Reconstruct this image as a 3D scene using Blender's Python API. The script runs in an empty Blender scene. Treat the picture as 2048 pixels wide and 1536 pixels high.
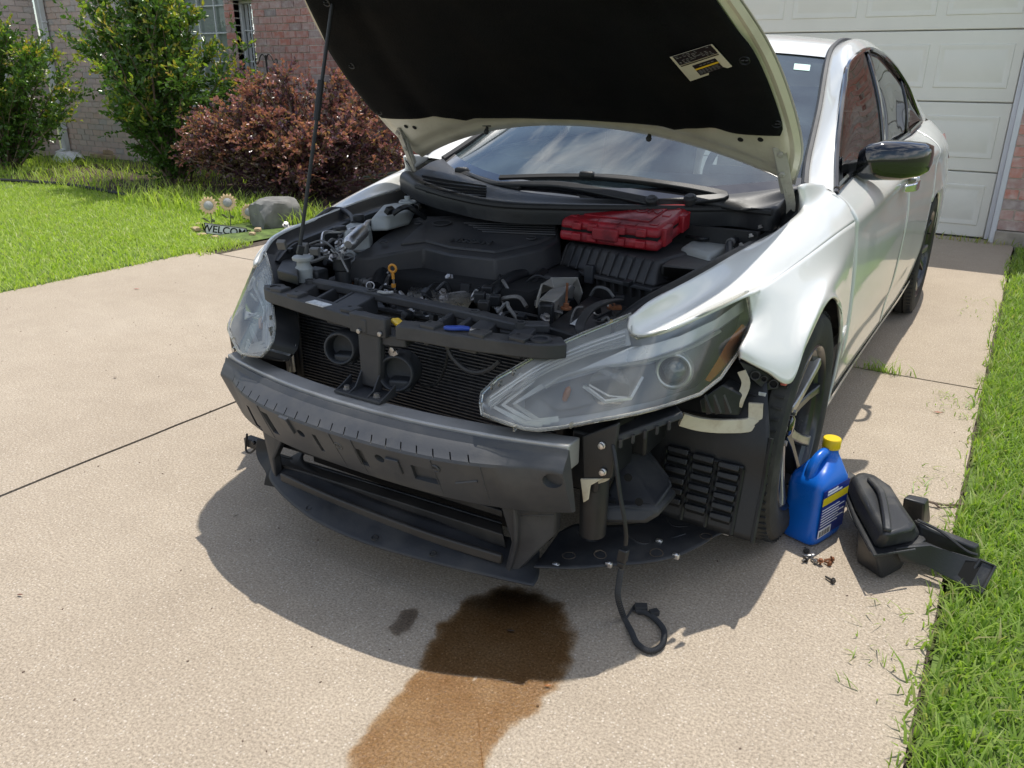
import bpy, bmesh, math, random
from mathutils import Vector as V, Matrix, noise as mnoise
from math import sin, cos, pi, radians, sqrt, atan2
scene = bpy.context.scene
col = scene.collection
rnd = random.Random(11)

# ---------------------------------------------------------------- camera
CAMP = (1.2782, -2.1733, 1.2622); YAW, PIT, ROL, FPX = .5575, .3722, .0075, 1598.4
_f = V((-sin(YAW)*cos(PIT), cos(YAW)*cos(PIT), -sin(PIT))); _r0 = V((cos(YAW), sin(YAW), 0)); _u0 = _r0.cross(_f)
_r = _r0*cos(ROL)+_u0*sin(ROL); _u = _u0*cos(ROL)-_r0*sin(ROL)
cam = bpy.data.objects.new('camera', bpy.data.cameras.new('camera')); col.objects.link(cam)
cam.matrix_world = Matrix(((_r.x, _u.x, -_f.x, CAMP[0]), (_r.y, _u.y, -_f.y, CAMP[1]), (_r.z, _u.z, -_f.z, CAMP[2]), (0, 0, 0, 1)))
cam.data.sensor_width = 36; cam.data.lens = 36*FPX/2048; cam.data.clip_start = .05; cam.data.clip_end = 3000
scene.camera = cam
# ---------------------------------------------------------------- sky, sun, exposure
SUND = V((.012, -.36, -1.0)).normalized()
ELEV = math.asin(-SUND.z)
world = bpy.data.worlds.new('World'); scene.world = world; world.use_nodes = True
wn, wl = world.node_tree.nodes, world.node_tree.links
wn.clear()
wo = wn.new('ShaderNodeOutputWorld'); wb = wn.new('ShaderNodeBackground'); wb.inputs['Strength'].default_value = .14
sk = wn.new('ShaderNodeTexSky'); sk.sky_type = 'NISHITA'; sk.sun_disc = False; sk.sun_elevation = ELEV; sk.sun_rotation = radians(0); sk.air_density = 1.0; sk.dust_density = .6
tc = wn.new('ShaderNodeTexCoord'); mp = wn.new('ShaderNodeMapping'); mp.inputs['Scale'].default_value = (1.5, 1.5, 3.2); mp.inputs['Location'].default_value = (5.3, .9, 2.1)
nz = wn.new('ShaderNodeTexNoise'); nz.inputs['Scale'].default_value = 1.9; nz.inputs['Detail'].default_value = 9; nz.inputs['Roughness'].default_value = .56; nz.inputs['Distortion'].default_value = .4
cr = wn.new('ShaderNodeValToRGB'); cr.color_ramp.elements[0].position = .48; cr.color_ramp.elements[1].position = .62
mx = wn.new('ShaderNodeMixRGB'); mx.inputs['Color2'].default_value = (9.4, 9.6, 10.0, 1)
wl.new(tc.outputs['Generated'], mp.inputs['Vector']); wl.new(mp.outputs['Vector'], nz.inputs['Vector']); wl.new(nz.outputs['Fac'], cr.inputs['Fac'])
wl.new(cr.outputs['Color'], mx.inputs['Fac']); wl.new(sk.outputs['Color'], mx.inputs['Color1']); wl.new(mx.outputs['Color'], wb.inputs['Color']); wl.new(wb.outputs['Background'], wo.inputs['Surface'])
sl = bpy.data.lights.new('sun', 'SUN'); sl.energy = 4.0; sl.angle = radians(.53); sl.color = (1, .955, .88)
so = bpy.data.objects.new('sun', sl); col.objects.link(so); so.rotation_euler = SUND.to_track_quat('-Z', 'Y').to_euler()
so.location = (0, 8, 20)
scene.view_settings.view_transform = 'Standard'; scene.view_settings.look = 'None'; scene.view_settings.gamma = 1; scene.view_settings.exposure = .1
scene.view_settings.use_curve_mapping = False
scene.render.engine = 'CYCLES'; scene.cycles.max_bounces = 7; scene.cycles.transparent_max_bounces = 10; scene.cycles.caustics_reflective = False; scene.cycles.caustics_refractive = False; scene.cycles.sample_clamp_indirect = 6

# ---------------------------------------------------------------- helpers
def at(px, py, **k):
    """place in the world seen at a photo pixel, at a known plane x=, y= or z="""
    d = _f+_r*((px-1024)/FPX)-_u*((py-768)/FPX)
    a, v = next(iter(k.items())); i = 'xyz'.index(a)
    return V(CAMP)+d*((v-CAMP[i])/d[i])
def cr_(p0, p1, p2, p3, t):
    return .5*((2*p1)+(p2-p0)*t+(2*p0-5*p1+4*p2-p3)*t*t+(3*p1-p0-3*p2+p3)*t**3)
def spl(pts, n, lin=False):
    """n+1 points along a Catmull-Rom curve through pts"""
    P = [V(p) for p in pts]; m = len(P)-1; o = []
    for i in range(n+1):
        s = i/n*m; k = min(int(s), m-1); t = s-k
        if lin: o.append(P[k].lerp(P[k+1], t)); continue
        a = P[k-1] if k > 0 else P[k]*2-P[k+1]; d = P[k+2] if k+2 <= m else P[k+1]*2-P[k]
        o.append(cr_(a, P[k], P[k+1], d, t))
    return o
def lerp(a, b, t): return a+(b-a)*t
def interp(x, xs, ys):
    if x <= xs[0]: return ys[0]
    for i in range(len(xs)-1):
        if x <= xs[i+1]: return lerp(ys[i], ys[i+1], (x-xs[i])/(xs[i+1]-xs[i]))
    return ys[-1]
def tag(o, label=None, cat=None, group=None, kind=None):
    if label: o['label'] = label
    if cat: o['category'] = cat
    if group: o['group'] = group
    if kind: o['kind'] = kind
    return o
def empty(name, loc=(0, 0, 0), rz=0):
    o = bpy.data.objects.new(name, None); col.objects.link(o); o.location = loc; o.rotation_euler = (0, 0, rz); o.empty_display_size = .1
    return o
def mobj(name, me, mt, parent=None, bevel=0, seg=2, solid=0, off=-1, sub=0):
    o = bpy.data.objects.new(name, me); col.objects.link(o)
    if mt and not me.materials: me.materials.append(mt)
    if parent: o.parent = parent
    if sub:
        m = o.modifiers.new('subsurf', 'SUBSURF'); m.levels = m.render_levels = sub
    if solid:
        m = o.modifiers.new('thick', 'SOLIDIFY'); m.thickness = solid; m.offset = off
    if bevel:
        m = o.modifiers.new('bevel', 'BEVEL'); m.width = bevel; m.segments = seg; m.limit_method = 'ANGLE'; m.angle_limit = radians(38); m.use_clamp_overlap = True
    return o
class MB:
    """collects boxes, tubes, lathes, prisms and patches and links them as one mesh"""
    def __init__(s): s.v = []; s.f = []
    def add(s, vs, fs):
        b = len(s.v); s.v += [tuple(x) for x in vs]; s.f += [tuple(i+b for i in f) for f in fs]; return s
    def box(s, c, d, rot=None, taper=1):
        c = V(c); h = V(d)/2; vs = []
        for z in (-1, 1):
            k = taper if z > 0 else 1
            for x, y in ((-1, -1), (1, -1), (1, 1), (-1, 1)):
                p = V((x*h.x*k, y*h.y*k, z*h.z)); p = rot@p if rot else p; vs.append(c+p)
        return s.add(vs, [(3, 2, 1, 0), (4, 5, 6, 7), (0, 1, 5, 4), (1, 2, 6, 5), (2, 3, 7, 6), (3, 0, 4, 7)])
    def hexa(s, b, t):
        """bottom loop, top loop of points"""
        n = len(b); fs = [tuple(range(n-1, -1, -1)), tuple(range(n, 2*n))]+[(i, (i+1) % n, n+(i+1) % n, n+i) for i in range(n)]
        return s.add(list(b)+list(t), fs)
    def tube(s, pts, r, n=8, smooth=0, cap=True):
        P = [V(p) for p in pts]
        if smooth: P = spl(P, smooth)
        m = len(P); R = r if callable(r) else (lambda t: r)
        up = None; vs = []
        for i, p in enumerate(P):
            t = (P[min(i+1, m-1)]-P[max(i-1, 0)]).normalized()
            if up is None: up = t.orthogonal().normalized()
            up = (up-t*up.dot(t)); up = up.normalized() if up.length > 1e-6 else t.orthogonal().normalized()
            w = t.cross(up); rr = R(i/(m-1))
            vs += [p+(up*cos(2*pi*k/n)+w*sin(2*pi*k/n))*rr for k in range(n)]
        fs = [(i*n+k, i*n+(k+1) % n, (i+1)*n+(k+1) % n, (i+1)*n+k) for i in range(m-1) for k in range(n)]
        if cap: fs += [tuple(range(n-1, -1, -1)), tuple(range((m-1)*n, m*n))]
        return s.add(vs, fs)
    def strip(s, pts, w, t, up=(0, 0, 1), smooth=0):
        """flat bar along pts: width w across, thickness t along up"""
        P = [V(p) for p in pts]
        if smooth: P = spl(P, smooth)
        m = len(P); vs = []; U = V(up)
        for i, p in enumerate(P):
            d = (P[min(i+1, m-1)]-P[max(i-1, 0)]).normalized(); a = d.cross(U).normalized(); b = a.cross(d)
            ww = (w(i/(m-1)) if callable(w) else w)/2
            vs += [p+a*ww-b*t/2, p-a*ww-b*t/2, p-a*ww+b*t/2, p+a*ww+b*t/2]
        fs = [(i*4+k, i*4+(k+1) % 4, i*4+4+(k+1) % 4, i*4+4+k) for i in range(m-1) for k in range(4)]+[(3, 2, 1, 0), tuple(range(4*m-4, 4*m))]
        return s.add(vs, fs)
    def lathe(s, prof, c=(0, 0, 0), axis=(0, 0, 1), n=24, closed=False):
        """prof: list of (radius, height along axis)"""
        q = V((0, 0, 1)).rotation_difference(V(axis).normalized()); c = V(c); m = len(prof)
        vs = [c+q@V((r*cos(2*pi*k/n), r*sin(2*pi*k/n), h)) for r, h in prof for k in range(n)]
        fs = [(i*n+k, i*n+(k+1) % n, (i+1)*n+(k+1) % n, (i+1)*n+k) for i in range(m-1) for k in range(n)]
        if closed: fs += [((m-1)*n+k, (m-1)*n+(k+1) % n, (k+1) % n, k) for k in range(n)]
        else:
            if prof[0][0] > 1e-5: fs.append(tuple(range(n-1, -1, -1)))
            if prof[-1][0] > 1e-5: fs.append(tuple(range((m-1)*n, m*n)))
        return s.add(vs, fs)
    def prism(s, loop, d):
        """loop of 3D points extruded by vector d"""
        d = V(d); L = [V(p) for p in loop]
        return s.hexa(L, [p+d for p in L])
    def patch(s, rows, nu, nv, lin=False, linv=False):
        R = [spl(r, nu, lin) for r in rows]; C = [spl([r[i] for r in R], nv, linv) for i in range(nu+1)]
        vs = [C[i][j] for i in range(nu+1) for j in range(nv+1)]; k = nv+1
        return s.add(vs, [(i*k+j, (i+1)*k+j, (i+1)*k+j+1, i*k+j+1) for i in range(nu) for j in range(nv)])
    def ring(s, c, R, r, axis=(0, 0, 1), n=24, m=8):
        return s.lathe([(R+r*cos(2*pi*k/m), r*sin(2*pi*k/m)) for k in range(m)], c, axis, n, closed=True)
    def mirror(s):
        o = MB(); o.v = [(-x, y, z) for x, y, z in s.v]; o.f = [tuple(reversed(f)) for f in s.f]; return o
    def xf(s, M): s.v = [tuple(M@V(p)) for p in s.v]; return s
    def mesh(s, name, mt, smooth=True, ang=35):
        me = bpy.data.meshes.new(name); me.from_pydata(s.v, [], s.f); me.materials.append(mt)
        bm = bmesh.new(); bm.from_mesh(me); bmesh.ops.recalc_face_normals(bm, faces=bm.faces); bm.to_mesh(me); bm.free()
        if smooth:
            me.polygons.foreach_set('use_smooth', [True]*len(me.polygons)); me.set_sharp_from_angle(angle=radians(ang))
        return me
    def build(s, name, mt, parent=None, smooth=True, ang=35, **k):
        return mobj(name, s.mesh(name, mt, smooth, ang), mt, parent, **k)
def copy_tree(o, parent=None):
    c = o.copy(); col.objects.link(c); c.parent = parent
    for ch in o.children: copy_tree(ch, c)
    return c

# ---------------------------------------------------------------- materials
def nmat(name):
    m = bpy.data.materials.new(name); m.use_nodes = True; nt = m.node_tree
    return m, nt.nodes, nt.links, nt.nodes['Principled BSDF'], nt.nodes['Material Output']
def ramp(n, pts):
    r = n.new('ShaderNodeValToRGB'); e = r.color_ramp.elements
    while len(e) < len(pts): e.new(.5)
    for i, (p, c) in enumerate(pts): e[i].position = p; e[i].color = tuple(c)+(1,) if len(c) == 3 else c
    return r
def mat(name, c, rough=.5, metal=0, var=.12, scale=9, bump=0, bscale=60, coat=0, dirt=None, dscale=6, dlo=.5, dhi=.75, spec=.5, rvar=.1):
    """principled with noise-varied colour and gloss, optional dirt/dust film and bump"""
    m, n, l, b, o = nmat(name)
    tc = n.new('ShaderNodeTexCoord'); nz = n.new('ShaderNodeTexNoise'); nz.inputs['Scale'].default_value = scale; nz.inputs['Detail'].default_value = 6
    l.new(tc.outputs['Object'], nz.inputs['Vector'])
    r = ramp(n, [(.3, [x*(1-var) for x in c]), (.7, [min(1, x*(1+var)) for x in c])]); l.new(nz.outputs['Fac'], r.inputs['Fac']); out = r.outputs['Color']
    rr = n.new('ShaderNodeMapRange'); rr.inputs['To Min'].default_value = max(.02, rough-rvar); rr.inputs['To Max'].default_value = min(1, rough+rvar); l.new(nz.outputs['Fac'], rr.inputs['Value']); ro = rr.outputs['Result']
    if dirt:
        d = n.new('ShaderNodeTexNoise'); d.inputs['Scale'].default_value = dscale; d.inputs['Detail'].default_value = 9; d.inputs['Roughness'].default_value = .65; l.new(tc.outputs['Object'], d.inputs['Vector'])
        q = ramp(n, [(dlo, (0, 0, 0)), (dhi, (1, 1, 1))]); l.new(d.outputs['Fac'], q.inputs['Fac'])
        x = n.new('ShaderNodeMixRGB'); x.inputs['Color2'].default_value = (*dirt, 1); l.new(q.outputs['Color'], x.inputs['Fac']); l.new(out, x.inputs['Color1']); out = x.outputs['Color']
        y = n.new('ShaderNodeMix'); y.inputs[3].default_value = .85; l.new(q.outputs['Color'], y.inputs[0]); l.new(ro, y.inputs[2]); ro = y.outputs[0]
    l.new(out, b.inputs['Base Color']); l.new(ro, b.inputs['Roughness']); b.inputs['Metallic'].default_value = metal; b.inputs['Specular IOR Level'].default_value = spec
    if coat: b.inputs['Coat Weight'].default_value = coat; b.inputs['Coat Roughness'].default_value = .04
    if bump:
        bn = n.new('ShaderNodeTexNoise'); bn.inputs['Scale'].default_value = bscale; bn.inputs['Detail'].default_value = 4; l.new(tc.outputs['Object'], bn.inputs['Vector'])
        bb = n.new('ShaderNodeBump'); bb.inputs['Strength'].default_value = bump; bb.inputs['Distance'].default_value = .004; l.new(bn.outputs['Fac'], bb.inputs['Height']); l.new(bb.outputs['Normal'], b.inputs['Normal'])
    return m
def glassmat(name, tint, rough=.0, refl=1.0, ior=1.5, milky=0, milkcol=(.5, .5, .45), mscale=8, sheen=0, topmilk=0):
    """clear sheet: transparent film plus fresnel mirror, optional hazing"""
    m, n, l, b, o = nmat(name); n.remove(b)
    t = n.new('ShaderNodeBsdfTransparent'); t.inputs['Color'].default_value = (*tint, 1)
    g = n.new('ShaderNodeBsdfGlossy'); g.inputs['Roughness'].default_value = rough; g.inputs['Color'].default_value = (refl, refl, refl, 1)
    fr = n.new('ShaderNodeFresnel'); fr.inputs['IOR'].default_value = ior
    x = n.new('ShaderNodeMixShader'); l.new(fr.outputs[0], x.inputs[0]); l.new(t.outputs[0], x.inputs[1]); l.new(g.outputs[0], x.inputs[2]); out = x.outputs[0]
    if milky:
        d = n.new('ShaderNodeBsdfDiffuse'); d.inputs['Color'].default_value = (*milkcol, 1)
        tc = n.new('ShaderNodeTexCoord'); nz = n.new('ShaderNodeTexNoise'); nz.inputs['Scale'].default_value = mscale; nz.inputs['Detail'].default_value = 7; l.new(tc.outputs['Object'], nz.inputs['Vector'])
        mr = n.new('ShaderNodeMapRange'); mr.inputs['From Min'].default_value = .35; mr.inputs['From Max'].default_value = .7; mr.inputs['To Min'].default_value = milky*.4; mr.inputs['To Max'].default_value = milky*1.5; l.new(nz.outputs['Fac'], mr.inputs['Value'])
        hz_ = mr.outputs[0]
        if topmilk:  # haze thickens where the face tilts away from upright
            ge = n.new('ShaderNodeNewGeometry'); sx = n.new('ShaderNodeSeparateXYZ'); l.new(ge.outputs['Normal'], sx.inputs[0]); ab_ = n.new('ShaderNodeMath'); ab_.operation = 'ABSOLUTE'; l.new(sx.outputs['Z'], ab_.inputs[0]); m2 = n.new('ShaderNodeMapRange'); m2.interpolation_type = 'SMOOTHSTEP'; m2.inputs['From Min'].default_value = .35; m2.inputs['From Max'].default_value = .62; m2.inputs['To Min'].default_value = .3; m2.inputs['To Max'].default_value = topmilk; l.new(ab_.outputs[0], m2.inputs['Value']); mu = n.new('ShaderNodeMath'); mu.operation = 'MULTIPLY'; l.new(hz_, mu.inputs[0]); l.new(m2.outputs[0], mu.inputs[1]); hz_ = mu.outputs[0]
        y = n.new('ShaderNodeMixShader'); l.new(hz_, y.inputs[0]); l.new(out, y.inputs[1]); l.new(d.outputs[0], y.inputs[2]); out = y.outputs[0]
    if sheen:
        g2 = n.new('ShaderNodeBsdfGlossy'); g2.inputs['Roughness'].default_value = .5; z = n.new('ShaderNodeMixShader'); z.inputs[0].default_value = sheen; l.new(out, z.inputs[1]); l.new(g2.outputs[0], z.inputs[2]); out = z.outputs[0]
    l.new(out, o.inputs['Surface']); return m
import numpy as np
# ================================================================ setting
def concrete():
    m, n, l, b, o = nmat('concrete'); tc = n.new('ShaderNodeTexCoord')
    def N(s, d=6, r=.6):
        q = n.new('ShaderNodeTexNoise'); q.inputs['Scale'].default_value = s; q.inputs['Detail'].default_value = d; q.inputs['Roughness'].default_value = r; l.new(tc.outputs['Object'], q.inputs['Vector']); return q
    def MIX(f, a, c, mode='MIX'):
        x = n.new('ShaderNodeMixRGB'); x.blend_type = mode
        for i, v in (('Fac', f), ('Color1', a), ('Color2', c)):
            if isinstance(v, tuple): x.inputs[i].default_value = (*v, 1)
            elif isinstance(v, (int, float)): x.inputs[i].default_value = v
            else: l.new(v, x.inputs[i])
        return x.outputs['Color']
    big = N(.9, 5); r1 = ramp(n, [(.3, (.375, .310, .236)), (.55, (.408, .341, .262)), (.75, (.436, .369, .288))]); l.new(big.outputs['Fac'], r1.inputs['Fac'])
    mid = N(7, 8, .7); r2 = ramp(n, [(.3, (.93, .925, .92)), (.7, (1.05, 1.05, 1.05))]); l.new(mid.outputs['Fac'], r2.inputs['Fac'])
    c = MIX(1.0, r1.outputs['Color'], r2.outputs['Color'], 'MULTIPLY')
    fine = N(160, 5, .75); r3 = ramp(n, [(.3, (.45, .43, .4)), (.5, (1, 1, 1)), (.7, (1.5, 1.49, 1.46))]); l.new(fine.outputs['Fac'], r3.inputs['Fac'])
    c = MIX(1.0, c, r3.outputs['Color'], 'MULTIPLY')
    vo = n.new('ShaderNodeTexVoronoi'); vo.inputs['Scale'].default_value = 120; l.new(tc.outputs['Object'], vo.inputs['Vector'])
    r4 = ramp(n, [(.22, (1, 1, 1)), (.32, (0, 0, 0))]); l.new(vo.outputs['Distance'], r4.inputs['Fac'])
    sel = ramp(n, [(.50, (0, 0, 0)), (.66, (.85, .85, .85))]); l.new(vo.outputs['Color'], sel.inputs['Fac'])
    f = MIX(1.0, r4.outputs['Color'], sel.outputs['Color'], 'MULTIPLY'); pc = MIX(vo.outputs['Color'], (.15, .115, .08), (.70, .62, .52))
    c = MIX(f, c, pc)
    st = N(2.3, 9, .72); r5 = ramp(n, [(.62, (0, 0, 0)), (.85, (.4, .4, .4))]); l.new(st.outputs['Fac'], r5.inputs['Fac']); c = MIX(r5.outputs['Color'], c, (.27, .215, .17))
    l.new(c, b.inputs['Base Color']); b.inputs['Roughness'].default_value = .86; b.inputs['Specular IOR Level'].default_value = .3
    bp = n.new('ShaderNodeBump'); bp.inputs['Strength'].default_value = .55; bp.inputs['Distance'].default_value = .003; l.new(fine.outputs['Fac'], bp.inputs['Height']); l.new(bp.outputs['Normal'], b.inputs['Normal'])
    return m
M = {}
M['concrete'] = concrete()
M['joint'] = mat('joint_dirt', (.085, .066, .048), .95, var=.4, scale=30, bump=.5)
M['soil'] = mat('lawn_soil', (.085, .105, .03), .95, var=.45, scale=3, bump=.8, bscale=90)
M['street'] = mat('asphalt', (.06, .06, .058), .9, var=.2, scale=40, bump=.4)
g = MB(); g.add([(-400, -400, -.05), (400, -400, -.05), (400, 400, -.05), (-400, 400, -.05)], [(0, 1, 2, 3)])
tag(g.build('ground', M['soil']), kind='structure')
g = MB(); g.add([(-400, -16, -.046), (400, -16, -.046), (400, -9, -.046), (-400, -9, -.046)], [(0, 1, 2, 3)])
tag(g.build('road', M['street']), kind='structure')
drive = MB(); drive.add([(-3.83, -9, -.02), (1.31, -9, -.02), (1.31, 5.6, -.02), (-3.83, 5.6, -.02)], [(0, 1, 2, 3)])
drive = tag(drive.build('driveway', M['joint']), kind='structure')
def slab(x0, x1, y0, y1):
    # slab edge slightly uneven, as poured and tooled by hand
    m = MB(); nx, ny = 24, 40; e = .007
    P = lambda i, j: (lerp(x0+e, x1-e, i/nx), lerp(y0+e, y1-e, j/ny))
    t = []
    for i in range(nx+1):
        for j in range(ny+1):
            x, y = P(i, j); dx = dy = 0
            if i in (0, nx): dx = .006*mnoise.noise((x*2, y*3.1, 3))+.004*mnoise.noise((x, y*17, 9))
            if j in (0, ny): dy = .005*mnoise.noise((x*3.3, y, 5))+.003*mnoise.noise((x*19, y, 1))
            t.append((x+dx, y+dy, 0))
    k = ny+1; m.add(t, [(i*k+j, (i+1)*k+j, (i+1)*k+j+1, i*k+j+1) for i in range(nx) for j in range(ny)])
    return m.build('slab', M['concrete'], drive, smooth=False, solid=.1, off=-1)
for x0, x1, y0, y1 in ((-3.83, -1.272, -2.6, 1.62), (-1.272, 1.31, -2.6, 1.62), (-3.63, -1.272, 1.62, 5.55), (-1.272, 1.31, 1.62, 5.55), (-3.83, -1.272, -9, -2.6), (-1.272, 1.31, -9, -2.6)):
    slab(x0, x1, y0, y1)
M['lawn'] = mat('lawn_floor', (.10, .15, .032), .95, var=.5, scale=14, bump=1, bscale=60)
def lawn_floor(name, x0, x1, y0, y1, nx, ny, h=.012):
    m = MB(); k = ny+1
    vs = []
    for i in range(nx+1):
        for j in range(ny+1):
            x = lerp(x0, x1, i/nx); y = lerp(y0, y1, j/ny); ed = min(1, min(abs(x-x0), abs(x-x1))*6)
            vs.append((x, y, -.012+ed*h+.012*mnoise.noise((x*1.7, y*1.7, 0))))
    m.add(vs, [(i*k+j, (i+1)*k+j, (i+1)*k+j+1, i*k+j+1) for i in range(nx) for j in range(ny)])
    return tag(m.build(name, M['lawn']), kind='structure')
lawn_floor('lawn', -14, -3.84, -8, 5.2, 60, 70); lawn_floor('lawn', 1.318, 9, -8, 5.3, 50, 70)

# ---------------------------------------------------------------- house
def brickmat(name, cols, white):
    m, n, l, b, o = nmat(name); tc = n.new('ShaderNodeTexCoord'); oi = n.new('ShaderNodeObjectInfo'); ge = n.new('ShaderNodeNewGeometry')
    a = n.new('ShaderNodeMath'); a.operation = 'ADD'; l.new(oi.outputs['Random'], a.inputs[0]); l.new(ge.outputs['Random Per Island'], a.inputs[1])
    fr = n.new('ShaderNodeMath'); fr.operation = 'FRACT'; l.new(a.outputs[0], fr.inputs[0])
    r = ramp(n, [(i/(len(cols)-1), c) for i, c in enumerate(cols)]); l.new(fr.outputs[0], r.inputs['Fac'])
    sh = n.new('ShaderNodeVectorMath'); sh.operation = 'ADD'; l.new(tc.outputs['Object'], sh.inputs[0]); l.new(oi.outputs['Random'], sh.inputs[1])
    nz = n.new('ShaderNodeTexNoise'); nz.inputs['Scale'].default_value = 14; nz.inputs['Detail'].default_value = 8; nz.inputs['Roughness'].default_value = .7; l.new(sh.outputs[0], nz.inputs['Vector'])
    q = ramp(n, [(.42, (0, 0, 0)), (.78, (white, white, white))]); l.new(nz.outputs['Fac'], q.inputs['Fac'])
    x = n.new('ShaderNodeMixRGB'); x.inputs['Color2'].default_value = (.68, .62, .58, 1); l.new(q.outputs['Color'], x.inputs['Fac']); l.new(r.outputs['Color'], x.inputs['Color1'])
    l.new(x.outputs['Color'], b.inputs['Base Color']); b.inputs['Roughness'].default_value = .9; b.inputs['Specular IOR Level'].default_value = .25
    bp = n.new('ShaderNodeBump'); bp.inputs['Strength'].default_value = .6; bp.inputs['Distance'].default_value = .004; l.new(nz.outputs['Fac'], bp.inputs['Height']); l.new(bp.outputs['Normal'], b.inputs['Normal'])
    return m
M['brick'] = brickmat('red_brick', [(.54, .20, .15), (.50, .24, .20), (.57, .27, .215), (.40, .27, .245), (.53, .33, .29), (.56, .22, .165), (.33, .27, .26)], .85)
M['brick2'] = brickmat('pale_brick', [(.70, .50, .43), (.76, .58, .51), (.62, .50, .46), (.72, .55, .49), (.56, .51, .49), (.78, .62, .55)], .6)
M['mortar'] = mat('mortar', (.62, .56, .50), .95, var=.2, scale=20, bump=.6)
M['cream'] = mat('cream_paint', (.78, .76, .69), .45, var=.04, scale=3, dirt=(.64, .62, .55), dscale=3, dlo=.55, dhi=.95)
M['trim'] = mat('trim_paint', (.66, .67, .70), .5, var=.06, scale=4, dirt=(.45, .44, .42), dscale=12, dlo=.6, dhi=.9)
M['stucco'] = mat('foundation', (.34, .30, .25), .95, var=.2, scale=12, bump=.7)
M['shingle'] = mat('shingle', (.14, .12, .105), .95, var=.35, scale=25, bump=.8)
house = tag(empty('house', (-1.3, 5.35, 0)), 'red brick single storey house with cream garage door behind the car', 'house')
HO = V((-1.3, 5.35, 0))
def hp(o):
    o.parent = house; o.matrix_parent_inverse = Matrix.Translation(-HO); return o
BL, BH, BD, J = .193, .070, .09, .011
bx = MB().box((0, 0, 0), (BL, BD, BH)); bme = bx.mesh('brick', M['brick'], smooth=False); bme2 = bx.mesh('brick_pale', M['brick2'], smooth=False)
bhx = MB().box((0, 0, 0), ((BL-J)/2, BD, BH)); bhm = bhx.mesh('brick_half', M['brick'], smooth=False); bhm2 = bhx.mesh('brick_half_pale', M['brick2'], smooth=False)
rest = {0: MB(), 1: MB()}; nbrick = [0]
def wall(p0, p1, z0, z1, openings=(), single=None, pale=0, thick=.2):
    """brick wall face from p0 to p1 (its outside on the right hand going p0->p1), bricks proud of the mortar"""
    p0, p1 = V((*p0, 0)), V((*p1, 0)); L = (p1-p0).length; t = (p1-p0)/L; nrm = V((t.y, -t.x, 0)); rot = Matrix.Rotation(atan2(t.y, t.x), 4, 'Z')
    # mortar backing around the openings
    m = MB(); zs = sorted({z0, z1, *[z for o in openings for z in o[2:]]}); us = sorted({0, L, *[u for o in openings for u in o[:2]]})
    for i in range(len(us)-1):
        for j in range(len(zs)-1):
            cu, cz = (us[i]+us[i+1])/2, (zs[j]+zs[j+1])/2
            if any(o[0] < cu < o[1] and o[2] < cz < o[3] for o in openings): continue
            c = p0+t*cu-nrm*(thick/2+.008); c.z = cz; m.box(c, (us[i+1]-us[i], thick, zs[j+1]-zs[j]), rot.to_3x3())
    w = hp(m.build('wall', M['mortar'], smooth=False))
    row = 0; z = z0+BH/2+.004
    while z < z1-.02:
        off = (row % 2)*(BL+J)/2; u = -off
        while u < L:
            a, b = max(u, 0), min(u+BL, L)
            for o in openings:
                if o[2]-.02 < z < o[3]+.02:
                    if a < o[0] < b: b = o[0]
                    if a < o[1] < b: a = o[1]
                    if o[0] <= a and b <= o[1]: b = a
            if b-a > .03:
                c = p0+t*((a+b)/2)-nrm*(BD/2-.002-rnd.uniform(0, .005)); c.z = z
                vis = single and single(p0+t*((a+b)/2), z) and nbrick[0] < 296
                full = abs(b-a-BL) < .004; half = abs(b-a-(BL-J)/2) < .006
                if vis and (full or half):
                    o = bpy.data.objects.new('brick', (bme2 if pale else bme) if full else (bhm2 if pale else bhm)); col.objects.link(o)
                    o.parent = w; o.matrix_parent_inverse = Matrix.Identity(4); o.location = c; o.rotation_euler = (rnd.uniform(-.01, .01), rnd.uniform(-.012, .012), atan2(t.y, t.x)+rnd.uniform(-.012, .012)); nbrick[0] += 1
                else: rest[pale].box(c, (b-a, BD, BH), rot.to_3x3())
            u += BL+J
        z += BH+J; row += 1
    return w
# right pier beside the garage door, header, and the wall beyond
wall((1.165, 5.35), (4.6, 5.35), .11, 2.6, single=lambda p, z: p.x < 1.62 and z < 1.75)
hp(MB().box((2.88, 5.45, .03), (3.44, .24, .15)).build('foundation', M['stucco'], bevel=.01))
wall((-4.4, 5.35), (1.165, 5.35), 2.24, 2.6); wall((-4.4, 5.35), (-3.885, 5.35), .11, 2.24)
wall((-4.4, 6.6), (-4.4, 5.44), .0, 2.6)
wall((-5.95, 5.2), (-5.95, 6.6), 0, 2.6, single=lambda p, z: .85 < z < 1.7 and p.y < 5.9)
wall((-5.95, 6.6), (-4.4, 6.6), 0, 2.6)
WX0, WX1 = -11.66, -5.95
wall((WX0, 5.2), (-8.6, 5.2), 0, 2.6, pale=1, single=lambda p, z: p.x < -10.6 and .25 < z < 2.2)
wall((-8.6, 5.2), (WX1, 5.2), 0, 2.6, openings=((.05, 1.02, .62, 2.2), (1.19, 1.52, .62, 2.06)), single=lambda p, z: p.x > -7.6 and .75 < z < 2.15)
wall((WX0, 2.2), (WX0, 5.11), 0, 2.6, openings=((.5, 2.35, .0, 1.55),), pale=1, single=lambda p, z: p.y > 4.2 and z > .7 and z < 2.2)
for k in (0, 1):
    o = hp(rest[k].build('brickwork', M['brick2' if k else 'brick'], smooth=False)); o['kind'] = 'stuff'
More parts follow.
